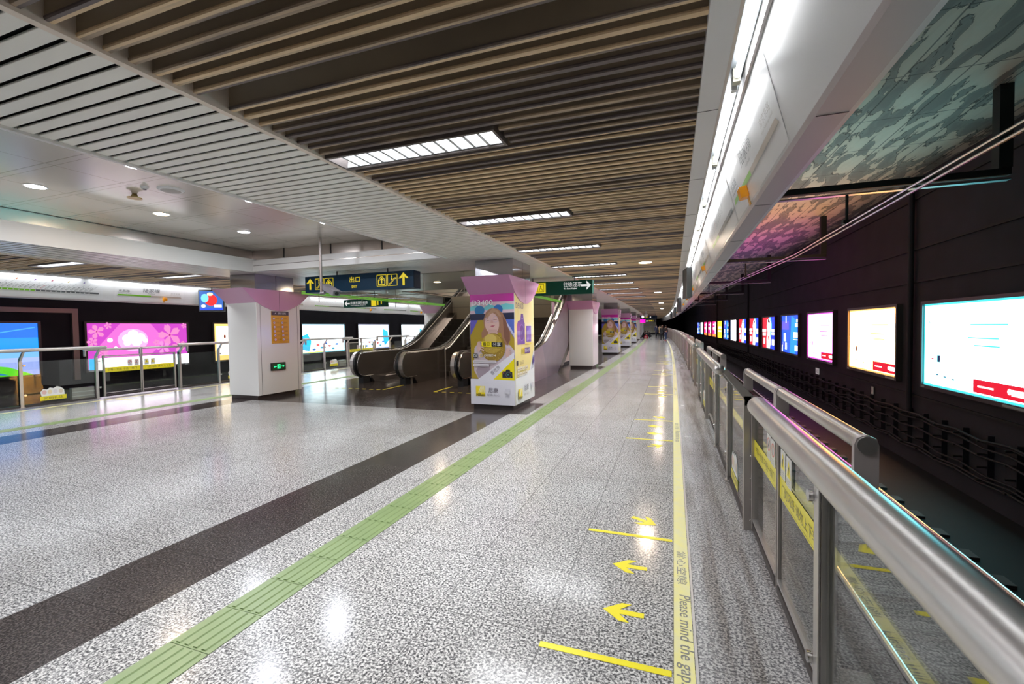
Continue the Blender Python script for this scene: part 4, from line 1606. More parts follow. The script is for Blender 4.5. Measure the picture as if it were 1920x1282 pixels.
def pict(f, u, kind):
    f.line([(u, 0.07), (u + 0.245, 0.07), (u + 0.245, 0.315), (u, 0.315), (u, 0.07)], 0.012, SY)
    if kind == 'out':
        f.line([(u + 0.07, 0.20), (u + 0.04, 0.20), (u + 0.04, 0.10), (u + 0.205, 0.10), (u + 0.205, 0.20), (u + 0.175, 0.20)], 0.02, SY)
        f.line([(u + 0.045, 0.215), (u + 0.122, 0.29), (u + 0.20, 0.215)], 0.014, SY)
        f.poly([(u + 0.122, 0.265), (u + 0.07, 0.195), (u + 0.105, 0.205), (u + 0.105, 0.13), (u + 0.14, 0.13), (u + 0.14, 0.205), (u + 0.175, 0.195)], SY)
    else:
        f.line([(u + 0.03, 0.11), (u + 0.07, 0.11), (u + 0.175, 0.225), (u + 0.225, 0.225)], 0.032, SY)
        f.line([(u + 0.04, 0.11), (u + 0.07, 0.11), (u + 0.175, 0.225), (u + 0.215, 0.225)], 0.012, (0.004, 0.045, 0.10), 0.05)
        f.line([(u + 0.11, 0.19), (u + 0.11, 0.25)], 0.028, SY)
        f.ell(u + 0.11, 0.275, 0.018, 0.018, SY)


arrow_poly(f, 0.155, 0.20, 0.26, SY, PI / 2)
pict(f, 0.31, 'esc'); pict(f, 0.585, 'out')
f.text('出口', 1.30, 0.185, 0.13, SY, w_=0.28); f.text('EXIT', 1.355, 0.06, 0.06, SY, w_=0.15, bold=0.02)
pict(f, 2.04, 'out'); pict(f, 2.32, 'esc'); arrow_poly(f, 2.73, 0.20, 0.28, SY, PI / 2)
f.build('lettering', bxo)

DGREEN = mat('green sign enamel', (0.003, 0.075, 0.05), 0.45, spec=0.3)


def green_sign(x0, x1, y, z0, z1, label, left_arrow):
    t = thing('direction_sign', label, 'sign', (0, 0, 0))
    mb = MB(); mb.box(x0, x1, y, y + 0.22, z0, z1, DGREEN); mb.build('box', t, bevel=0.006)
    mb = MB()
    for x in (x0 + 0.5, x1 - 0.5):
        mb.tube([(x, y + 0.11, z1), (x, y + 0.11, 3.05)], 0.012, BLACK, 8)
    mb.build('hanger', t)
    f = Flat((x0, y - 0.001, z0), (1, 0, 0), (0, 0, 1), e=0.6)
    w_ = x1 - x0
    h = z1 - z0
    WH = (0.9, 0.92, 0.9)
    if left_arrow:
        arrow_poly(f, 0.16, h / 2, 0.22, WH, PI)
        f.text('往浦东国际机场', 0.30, h * 0.42, h * 0.32, WH, w_=w_ * 0.42); f.text('To Pudong Airport', 0.30, h * 0.2, h * 0.13, WH, w_=w_ * 0.38)
        f.rect(w_ * 0.68, h * 0.12, w_ * 0.8, h * 0.85, SY); f.line([(w_ * 0.84, h * 0.8), (w_ * 0.84, h * 0.2)], 0.04, SY); f.line([(w_ * 0.92, h * 0.8), (w_ * 0.92, h * 0.3)], 0.04, SY)
    else:
        f.rect(0.62, 0.06, 0.90, 0.34, SY)
        f.line([(0.67, 0.10), (0.85, 0.10), (0.85, 0.30), (0.67, 0.30), (0.67, 0.10)], 0.012, (0.02, 0.05, 0.03), 0.01)
        f.line([(0.71, 0.13), (0.76, 0.22), (0.81, 0.13)], 0.014, (0.02, 0.05, 0.03), 0.01); f.ell(0.76, 0.245, 0.018, 0.018, (0.02, 0.05, 0.03), 0.01)
        f.line([(0.50, 0.27), (0.57, 0.14)], 0.035, SY)
        f.text('往徐泾东', 1.40, 0.20, 0.13, WH, w_=0.50); f.text('To East Xujing', 1.41, 0.12, 0.055, WH, w_=0.36, bold=0.02)
        arrow_poly(f, w_ - 0.165, 0.225, 0.27, WH, 0)
    f.build('lettering', t)
    return t


green_sign(-4.20, -2.02, 12.0, 2.53, 2.90, 'green hanging direction sign with a white arrow pointing right, over the right walkway', False)
green_sign(-11.15, -9.4, 13.2, 2.45, 2.73, 'green hanging direction sign with a white arrow pointing left, over the left walkway', True)

# far signs at the end of the right walkway
t = thing('exit_sign', 'dark blue hanging sign with yellow writing at the far end of the right walkway', 'sign', (0, 0, 0))
ys = 58.0
xs0 = -3.55 + 0.0
mb = MB(); mb.box(-3.9, -1.85, ys, ys + 0.3, 2.50, 2.92, NAVY); mb.build('box', t)
f = Flat((-3.9, ys - 0.005, 2.50), (1, 0, 0), (0, 0, 1), e=0.6, d=0.004)
f.text('出口 EXIT', 0.25, 0.12, 0.2, SY, w_=0.8); f.rect(1.2, 0.15, 1.35, 0.3, (0.8, 0.8, 0.8)); f.build('lettering', t)
t = thing('direction_sign', 'magenta and black hanging sign below the far blue sign', 'sign', (0, 0, 0))
mb = MB(); mb.box(-4.0, -3.2, ys - 0.6, ys - 0.4, 2.05, 2.45, emis('magenta sign', (0.85, 0.0, 0.42), 1.2)); mb.box(-3.2, -1.95, ys - 0.6, ys - 0.4, 2.1, 2.4, BLACK); mb.build('box', t)
for x in (-3.95, -1.99):
    mb = MB(); mb.tube([(x, ys - 0.5, 2.35), (x, ys - 0.5, 3.03)], 0.02, BLACK, 6); mb.build('hanger', t)
f = Flat((-3.2, ys - 0.605, 2.1), (1, 0, 0), (0, 0, 1), e=0.8, d=0.004)
f.rect(0.1, 0.08, 0.28, 0.2, (0.8, 0.8, 0.8)); f.text('换乘 2', 0.4, 0.08, 0.16, SY, w_=0.55); f.build('lettering', t)
for i, (x, y) in enumerate(((-2.4, 44), (-3.2, 52))):
    t = thing('dome_camera', 'white dome camera hanging from the slatted ceiling far down the right walkway, %s' % nth(i), 'camera', (x, y, 0))
    mb = MB(); mb.tube([(0, 0, 2.75), (0, 0, 3.02)], 0.03, WHITE_F, 8); mb.build('stem', t, smooth=True)
    mb = MB(); mb.sphere((0, 0, 2.65), 0.17, WHITE_F, 14, 8); mb.build('dome', t, smooth=True)

# surveillance camera on a long pole
t = thing('surveillance_camera', 'grey surveillance camera on a long ceiling pole in front of the blue exit sign', 'camera', (-6.62, 7.2, 0))
GREYP = mat('camera grey', (0.24, 0.22, 0.24), 0.4, 0.4)
mb = MB(); mb.tube([(0, 0, 2.42), (0, 0, 3.5)], 0.026, mat('pole brown', (0.32, 0.27, 0.25), 0.35, 0.6), 12); mb.build('pole', t, smooth=True)
mb = MB(); mb.tube([(-0.02, 0, 2.39), (0.08, 0, 2.40)], 0.03, GREYP, 10); mb.build('bracket', t, smooth=True)
mb = MB()
mb.box(-0.26, 0.22, -0.075, 0.075, -0.05, 0.05, GREYP); mb.box(-0.28, 0.26, -0.085, 0.085, 0.05, 0.058, GREYP)
o = mb.build('housing', t, bevel=0.01); o.location = (0.24, 0.0, 2.44); o.rotation_euler = (0, math.radians(20), math.radians(-20))
mb = MB(); mb.tube([(0.22, 0, 0), (0.235, 0, 0)], 0.035, BLACK, 12)
o2 = mb.build('lens', t); o2.location = o.location; o2.rotation_euler = o.rotation_euler

# ------------------------------------------------------------------ route boards on the fascias
def board_frame(side, ya, v0=0.0, lift=0.0015):
    "ya = the end that a reader sees on the left"
    if side == 0:
        O = Vector((0.535 + S(ya), ya, 2.50)); U = Vector((-0.0, -1, 0)); V = Vector((-0.135, 0, 0.53)).normalized()
    else:
        O = Vector((MX - 0.535 + S(ya), ya, 2.50)); U = Vector((0, 1, 0)); V = Vector((0.135, 0, 0.53)).normalized()
    h = HEAD(ya)
    R = Matrix.Rotation(h, 3, 'Z')
    U = R @ U
    V = R @ V
    Nn = U.cross(V).normalized()
    return O + Nn * lift + V * v0, U, V


LG = (0.22, 0.62, 0.03)
DG = (0.06, 0.07, 0.08)


def station_sign(side, ya, lab, detail=True):
    t = thing('station_sign', lab, 'station sign', (0, 0, 0), 0, 'station name signs')
    O, U, V = board_frame(side, ya)
    mb = MB(); n_ = U.cross(V)
    f = Flat(O, U, V)
    f.rect(0, 0.03, 1.75, 0.50, (0.86, 0.86, 0.87)); f.build('panel', t)
    f = Flat(O + U.cross(V).normalized() * 0.002, U, V)
    f.poly([(0.05, 0.15), (0.09, 0.19), (0.87, 0.19), (0.87, 0.15)], LG)
    f.poly([(0.87, 0.15), (0.87, 0.19), (1.66, 0.19), (1.70, 0.15)], (0.55, 0.47, 0.40))
    if detail:
        f.text('东昌路', 0.08, 0.25, 0.06, DG, w_=0.26); f.text('Dongchang Road', 0.08, 0.212, 0.022, DG, w_=0.30)
        f.text('陆家嘴', 0.66, 0.27, 0.11, DG, w_=0.42); f.text('Lujiazui', 0.80, 0.222, 0.028, DG, w_=0.16)
        f.text('南京东路', 1.38, 0.25, 0.05, (0.5, 0.47, 0.45), w_=0.26); f.text('East Nanjing Road', 1.38, 0.212, 0.02, (0.5, 0.47, 0.45), w_=0.28)
    f.build('lettering', t)


STN = ['浦东国际机场', '海天三路', '远东大道', '凌空路', '川沙', '华夏东路', '创新中路', '唐镇', '广兰路', '金科路', '张江高科', '龙阳路', '世纪公园', '上海科技馆', '世纪大道', '东昌路', '陆家嘴', '南京东路', '人民广场', '南京西路', '静安寺']


def route_map(side, ya, lab, detail=True):
    t = thing('route_map', lab, 'route map', (0, 0, 0), 0, 'line route maps')
    O, U, V = board_frame(side, ya)
    f = Flat(O, U, V)
    f.rect(0, 0.03, 2.15, 0.50, (0.84, 0.85, 0.87)); f.build('panel', t)
    f = Flat(O + U.cross(V).normalized() * 0.002, U, V)
    f.rect(0.05, 0.145, 0.85, 0.185, LG); f.rect(0.85, 0.145, 2.06, 0.185, (0.12, 0.13, 0.14))
    n = 20
    for k in range(n):
        u = 0.12 + 1.80 * k / n
        f.rect(u, 0.152, u + 0.018, 0.178, (0.85, 0.86, 0.85))
        if detail:
            f.text(STN[k], u, 0.205, 0.026, (0.5, 0.05, 0.05) if k == 9 else DG, w_=0.12, rot=0.75)
        f.line([(u + 0.01, 0.20), (u + 0.14 + 0.03 * (k % 3), 0.32 + 0.03 * (k % 3))], 0.004, (0.3, 0.32, 0.34))
    for k, c in enumerate(((0.7, 0.2, 0.05), (0.25, 0.1, 0.5), (0.6, 0.1, 0.2), (0.7, 0.55, 0.05), (0.2, 0.15, 0.5))):
        f.line([(0.50 + 0.30 * k, 0.40), (0.53 + 0.30 * k, 0.43)], 0.02, c)
    f.build('lettering', t)


AMB = mat('amber lens', (0.85, 0.33, 0.01), 0.15, emit=(1.0, 0.35, 0.02), es=0.05)


def beacon(side, y, lab):
    t = thing('warning_beacon', lab, 'beacon', (0, 0, 0), 0, 'amber beacons on the fascias')
    O, U, V = board_frame(side, y)
    n_ = U.cross(V).normalized()
    def blk(nm, u0, u1, v0, v1, d0, d1, m):
        mb = MB()
        c = [O + U * u + V * v + n_ * d for d in (d0, d1) for (u, v) in ((u0, v0), (u1, v0), (u1, v1), (u0, v1))]
        mb.mesh(c, [(0, 3, 2, 1), (4, 5, 6, 7), (0, 1, 5, 4), (1, 2, 6, 5), (2, 3, 7, 6), (3, 0, 4, 7)], m)
        return mb.build(nm, t, bevel=0.004)
    blk('lens', -0.05, 0.05, 0.07, 0.15, 0.002, 0.055, AMB)
    blk('base_label', -0.025, 0.025, 0.01, 0.07, 0.0, 0.006, mat('amber label', (0.75, 0.42, 0.08), 0.4))


for k in range(0, 9):
    yo = 4.56 * k
    station_sign(0, yo + 4.26, 'white station name sign with green line on the right fascia, %s from the camera' % nth(k), k < 3)
    route_map(0, yo + 6.46, 'route map with green and black line on the right fascia, %s from the camera' % nth(k), k < 3)
    beacon(0, yo + 3.66, 'amber warning beacon at the bottom of the right fascia, %s from the camera' % nth(k))
for k in range(0, 5):
    yo = 4.66 * k
    route_map(1, yo + 5.15, 'route map with green and black line on the left fascia, %s from the camera' % nth(k), k < 2)
    station_sign(1, yo + 7.55, 'white station name sign with green line on the left fascia, %s from the camera' % nth(k), k < 2)
    beacon(1, yo + 8.78, 'amber warning beacon at the bottom of the left fascia, %s from the camera' % nth(k))

# hanging passenger screens
def screen(x, y, rz, lab, bright):
    t = thing('television_screen', lab, 'screen', (x, y, 0), rz, 'passenger information screens')
    mb = MB(); mb.box(-0.34, 0.34, -0.05, 0.07, 2.27, 2.94, mat('screen housing', (0.05, 0.055, 0.06), 0.5)); hs = mb.build('housing', t, bevel=0.01)
    mb = MB(); mb.tube([(0, 0.01, 2.94), (0, 0.01, 3.06)], 0.025, STEEL, 8); mb.build('hanger', t)
    if bright:
        f = Flat((-0.31, -0.0515, 2.32), (1, 0, 0), (0, 0, 1), e=1.3)
        f.rect(0, 0, 0.62, 0.57, (0.03, 0.10, 0.35)); f.rect(0, 0, 0.62, 0.05, (0.02, 0.06, 0.6)); f.ell(0.30, 0.30, 0.17, 0.17, (0.75, 0.02, 0.02)); f.ell(0.14, 0.36, 0.10, 0.13, (0.15, 0.5, 0.8)); f.rect(0.38, 0.08, 0.58, 0.16, (0.8, 0.8, 0.85)); f.ell(0.28, 0.48, 0.08, 0.05, (0.85, 0.7, 0.4)); f.ell(0.10, 0.12, 0.06, 0.05, (0.7, 0.7, 0.8))
        f.build('display', hs)


screen(MX - 0.12, 9.9, math.radians(38), 'lit passenger screen hanging before the left fascia, beside the left white pillar', True)
for i, y in enumerate((11.1, 22.5, 34.0, 46.0)):
    screen(0.30 + S(y), y, math.radians(-84) + HEAD(y), 'dark passenger screen hanging at the right fascia, %s from the camera' % nth(i), False)

# ------------------------------------------------------------------ tracks
RAILM = mat('worn rail steel', (0.75, 0.70, 0.68), 0.25, 1.0)
RAILB = mat('rusty rail web', (0.09, 0.06, 0.05), 0.8)
SLEEP = mat('sleeper concrete', (0.08, 0.07, 0.07), 0.85)
for side, nm in ((0, 'right'), (1, 'left')):
    t = thing('railway_track', 'sunken railway track with two steel rails beyond the %s platform gates' % nm, 'railway track', (0, 0, 0))
    for xr in (1.68, 3.12):
        mb = MB()
        pr = [(xr - 0.07, -1.18), (xr + 0.07, -1.18), (xr + 0.07, -1.165), (xr + 0.012, -1.14), (xr + 0.012, -1.05), (xr - 0.012, -1.05), (xr - 0.012, -1.14), (xr - 0.07, -1.165)]
        mb.sweep(pr if side == 0 else mir(pr), Y0, YM, RAILB)
        pr = [(xr - 0.036, -1.05), (xr + 0.036, -1.05)] + [(xr + 0.036 * math.cos(PI * q / 10), -1.045 + 0.036 * math.sin(PI * q / 10)) for q in range(11)]
        mb.sweep(pr if side == 0 else mir(pr), Y0, YM, RAILM)
        mb.build('rail', t)
    if side == 0:
        sl = None
        for k in range(60):
            y = 2.0 + 0.62 * k
            if sl is None:
                mb = MB()
                mb.box(1.35, 3.45, -0.11, 0.11, -1.22, -1.18, SLEEP)
                for xr in (1.68, 3.12):
                    for d in (-0.11, 0.11):
                        mb.box(xr + d - 0.03, xr + d + 0.03, -0.06, 0.06, -1.18, -1.13, RAILB)
                sl = mb.build('sleeper', t); sl.location = (S(y), y, 0)
            else:
                c = sl.copy(); COL.objects.link(c); c.parent = t; c.location = (S(y), y, 0)
# overhead conductor
t = thing('overhead_conductor', 'thin bright overhead conductor of two parallel bars above the right track', 'overhead wire', (0, 0, 0))
for dz in (0.0, 0.055):
    mb = MB()
    pts = [(2.2, Y0, 2.92 + dz), (2.2, 10.0, 2.92 + dz), (1.95, 14, 2.95 + dz), (1.68, 18.5, 2.98 + dz), (1.45, 24, 2.98 + dz), (1.35, 30, 2.98 + dz), (1.2, 40, 2.98 + dz), (0.9, 55, 2.98 + dz), (0, 80, 2.98 + dz)]
    mb.tube(pts, 0.013, CHROME, 8)
    mb.build('bar', t, smooth=True)
IRON = mat('dark iron', (0.013, 0.012, 0.012), 0.7)
for i, y in enumerate((7.25, 14.2, 21.2, 28.2, 35.2, 42.2)):
    t = thing('wire_hanger', 'dark iron portal beam carrying the overhead conductor, %s from the camera' % nth(i), 'wire support', (S(y), y, 0), HEAD(y), 'iron beams over the right track')
    mb = MB(); mb.box(0.67, 3.85, -0.05, 0.05, 3.42, 3.50, IRON); mb.box(0.67, 3.85, -0.045, 0.045, 3.36, 3.375, mat('galvanised edge', (0.35, 0.34, 0.34), 0.4, 0.8)); mb.build('beam', t)
    mb = MB(); mb.box(3.72, 3.85, -0.07, 0.07, 3.50, 4.50, IRON); mb.build('post', t)
    mb = MB(); xs = 2.2 if y < 10 else (1.93 if y < 16 else 1.5)
    mb.tube([(xs, 0, 3.0), (xs, 0, 3.36)], 0.018, IRON, 8); mb.box(xs - 0.05, xs + 0.05, -0.04, 0.04, 2.985, 3.03, IRON)
    mb.build('clamp', t)

# tunnel wall clutter on the right: cable rack, conduits
t = thing('cable_rack', 'black cables sagging along brackets low on the right tunnel wall', 'cable rack', (0, 0, 0))
CAB = mat('cable sheath', (0.009, 0.008, 0.009), 0.7)
br = None
for k in range(70):
    y = 4.5 + 0.62 * k
    if br is None:
        mb = MB(); mb.box(4.50, 4.58, -0.03, 0.03, -0.85, -0.1, TUNNEL)
        for z in (-0.8, -0.6, -0.4, -0.2):
            mb.box(4.38, 4.50, -0.02, 0.02, z, z + 0.025, IRON)
        br = mb.build('bracket', t); br.location = (S(y), y, 0)
    else:
        c = br.copy(); COL.objects.link(c); c.parent = t; c.location = (S(y), y, 0)
rnd = random.Random(5)
for q in range(7):
    z = (-0.78, -0.74, -0.57, -0.37, -0.33, -0.17, -0.12)[q]
    x = 4.42 + 0.03 * (q % 3)
    pts = []
    y = 4.5
    while y < 60:
        ph = ((y - 4.5) / 0.62) % 2
        pts.append((x + S(y) + rnd.uniform(-0.015, 0.015), y, z - (0.05 if ph > 0.9 and ph < 1.1 else 0) + 0.12 * math.sin(y * 0.35 + q) * (q in (2, 4)) + rnd.uniform(-0.01, 0.01)))
        y += 0.62
    mb = MB(); mb.tube(pts, 0.018, CAB, 6); mb.build('cable', t, smooth=True)
for i, z in enumerate((0.18, 2.45, 3.1, 4.1)):
    mb = MB(); mb.sweep([(4.54, z - 0.02), (4.575, z - 0.02), (4.575, z + 0.02), (4.54, z + 0.02)], Y0, 80, CAB)
    tag(mb.build('conduit'), 'thin dark conduit running along the right tunnel wall, %s' % ('below the advertisements', 'just above the advertisements', 'at middle height above the advertisements', 'highest near the ceiling')[i], 'conduit', 'tunnel wall conduits')
for i, y in enumerate((11.25, 31.0, 47.5)):
    mb = MB(); mb.tube([(4.50 + S(y), y, -0.2), (4.50 + S(y), y, 4.5)], 0.05, TUNNEL, 10)
    tag(mb.build('wall_pipe'), 'dark vertical pipe on the right tunnel wall, %s from the camera' % nth(i), 'pipe', 'vertical tunnel pipes')
t = thing('track_marker', 'small white plate reading 1/2 on the right tunnel wall', 'marker plate', (0, 0, 0))
ym = 17.5
mb = MB(); mb.box(4.52, 4.54, ym - 0.17, ym + 0.17, -0.04, 0.16, mat('marker white', (0.7, 0.7, 0.7), 0.5, emit=(1, 1, 1), es=0.12)); mb.box(4.54, 4.6, ym - 0.03, ym + 0.03, 0.0, 0.1, IRON); mb.build('plate', t)
f = Flat((4.519, ym + 0.13, -0.01), (0, -1, 0), (0, 0, 1)); f.text('1/2', 0.03, 0.02, 0.10, (0.02, 0.02, 0.02), w_=0.20); f.build('lettering', t)
t = thing('track_marker', 'tiny white vertical plate under the second large advertisement', 'marker plate', (0, 0, 0))
mb = MB(); mb.box(4.54, 4.56, 13.1, 13.2, -0.08, 0.10, WHITE_F); mb.build('plate', t)
f = Flat((4.539, 13.18, -0.05), (0, -1, 0), (0, 0, 1)); f.text('6', 0.015, 0.03, 0.06, (0.02, 0.02, 0.02)); f.build('lettering', t)

# ------------------------------------------------------------------ light boxes on the tunnel walls
def portrait(f, W, H):
    f.rect(0, 0, W / 2, H, (0.75, 0.01, 0.02)); f.rect(W / 2, 0, W, H, (0.01, 0.03, 0.75))
    f.poly([(W * 0.5, H), (W * 0.66, H), (W * 0.74, H * 0.75), (W * 0.70, H * 0.4), (W * 0.55, 0)], (0.1, 0.45, 0.85))
    f.poly([(W * 0.36, 0), (W * 0.34, H * 0.3), (W * 0.42, H * 0.5), (W * 0.36, H * 0.72), (W * 0.42, H * 0.93), (W * 0.55, H * 0.97), (W * 0.64, H * 0.85), (W * 0.64, H * 0.62), (W * 0.60, H * 0.45), (W * 0.66, H * 0.2), (W * 0.6, 0)], (1, 0.95, 0.92))
    f.poly([(W * 0.42, H * 0.80), (W * 0.44, H * 0.93), (W * 0.53, H * 0.95), (W * 0.61, H * 0.86), (W * 0.60, H * 0.78), (W * 0.52, H * 0.85)], (0.10, 0.03, 0.04), 0.6)
    f.ell(W * 0.5, H * 0.36, W * 0.05, H * 0.04, (0.35, 0.03, 0.03)); f.poly([(W * 0.45, H * 0.28), (W * 0.56, H * 0.28), (W * 0.5, H * 0.36)], (0.3, 0.05, 0.02))
    for (a, b, c, d) in ((0.0, 0.52, 0.28, 0.62), (0.02, 0.40, 0.26, 0.49), (0.1, 0.12, 0.18, 0.32), (0.76, 0.54, 0.95, 0.62), (0.76, 0.44, 0.98, 0.52), (0.78, 0.12, 0.94, 0.30)):
        f.rect(W * a, H * b, W * c, H * d, (1, 0.95, 0.95))


def lb_white(f, W, H, edge, body):
    f.rect(0, 0, W, H, edge, 1.2)
    f.rect(0.03, 0.03, W - 0.03, H - 0.03, body)
    D = (0.02, 0.05, 0.2)
    # reading direction: u from the far end to the near end
    for k, (a, b) in enumerate(((0.52, 0.74), (0.50, 0.60), (0.56, 0.52))):
        f.rect(W * a, H * b, W * (a + 0.32 - 0.05 * k), H * (b + 0.012), tuple(0.55 * c for c in edge), 1.6)
    f.rect(W * 0.17, H * 0.30, W * 0.205, H * 0.38, D, 0.3); f.rect(W * 0.10, H * 0.33, W * 0.13, H * 0.345, (0.6, 0.05, 0.1), 1.0)
    for k in range(3):
        f.rect(W * (0.16 + 0.09 * k), H * (0.14 - 0.012 * k), W * (0.19 + 0.09 * k), H * (0.155 - 0.012 * k), D, 0.5)
    f.line([(W * 0.06, H * 0.80), (W * 0.08, H * 0.76)], 0.02, (0.1, 0.3, 0.5), 0.8)
    f.rect(W * 0.56, H * 0.035, W - 0.03, H * 0.175, (0.55, 0.005, 0.02), 1.1)
    f.rect(W * 0.60, H * 0.095, W * 0.74, H * 0.115, (1, 0.7, 0.7), 1.6); f.ell(W * 0.865, H * 0.11, 0.045, 0.045, (1, 0.9, 0.9), 1.8); f.rect(W * 0.88, H * 0.075, W * 0.98, H * 0.135, (1, 0.9, 0.9), 1.6)


def blue_ad(f, W, H, busy):
    f.rect(0, 0, W, H, (0.01, 0.05, 0.70)); f.poly([(W * 0.5, 0), (W * 0.8, 0), (W, H * 0.5), (W, H * 0.8), (W * 0.6, H)], (0.01, 0.14, 0.85))
    f.rect(0, H * 0.62, W * 0.45, H * 0.85, (0.06, 0.05, 0.35))
    for (a, b, c, d) in ((0.25, 0.80, 0.29, 1.0), (0.14, 0.30, 0.26, 0.52), (0.22, 0.08, 0.32, 0.26), (0.02, 0.0, 0.06, 0.18), (0.72, 0.42, 1.0, 0.56), (0.72, 0.36, 1.0, 0.38), (0.82, 0.70, 1.0, 0.80), (0.88, 0.82, 1.0, 0.90), (0.80, 0.08, 1.0, 0.22)):
        f.rect(W * a, H * b, W * c, H * d, (0.9, 0.95, 1.0))
    for k in range(8):
        f.rect(W * (0.03 + 0.05 * k), H * (0.1 + 0.06 * (k % 4)), W * (0.045 + 0.05 * k), H * (0.2 + 0.08 * (k % 3)), ((0.02, 0.02, 0.2), (0.6, 0.3, 0.5), (0.2, 0.6, 0.9))[k % 3], 1.0)


FRAMEB = mat('light box frame', (0.10, 0.085, 0.085), 0.4, 0.4)
RY = [(8.0, 10.71), (11.81, 14.56), (15.82, 18.45), (19.7, 22.4), (23.7, 26.55), (27.65, 30.4), (31.6, 34.5), (35.7, 38.6), (39.8, 42.7), (43.9, 47.0), (48.1, 51.2), (52.25, 55.4), (56.4, 59.6), (60.9, 64.0), (65.3, 68.3)]
RL = ['white lit advertisement with cyan edges, largest and nearest', 'white lit advertisement with orange edges, second nearest', 'white lit advertisement with magenta edges, third nearest',
      'deep blue advertisement with white blocks, fourth', 'red and blue portrait advertisement, nearest of three', 'red and blue portrait advertisement, middle of three', 'red and blue portrait advertisement, farthest of three',
      'white advertisement with a column of writing', 'blue advertisement between the white and the yellow one', 'plain yellow advertisement', 'crimson advertisement, nearest of three', 'crimson advertisement, middle of three', 'crimson advertisement, farthest of three',
      'white advertisement beyond the crimson ones', 'small blue advertisement, farthest on the wall']


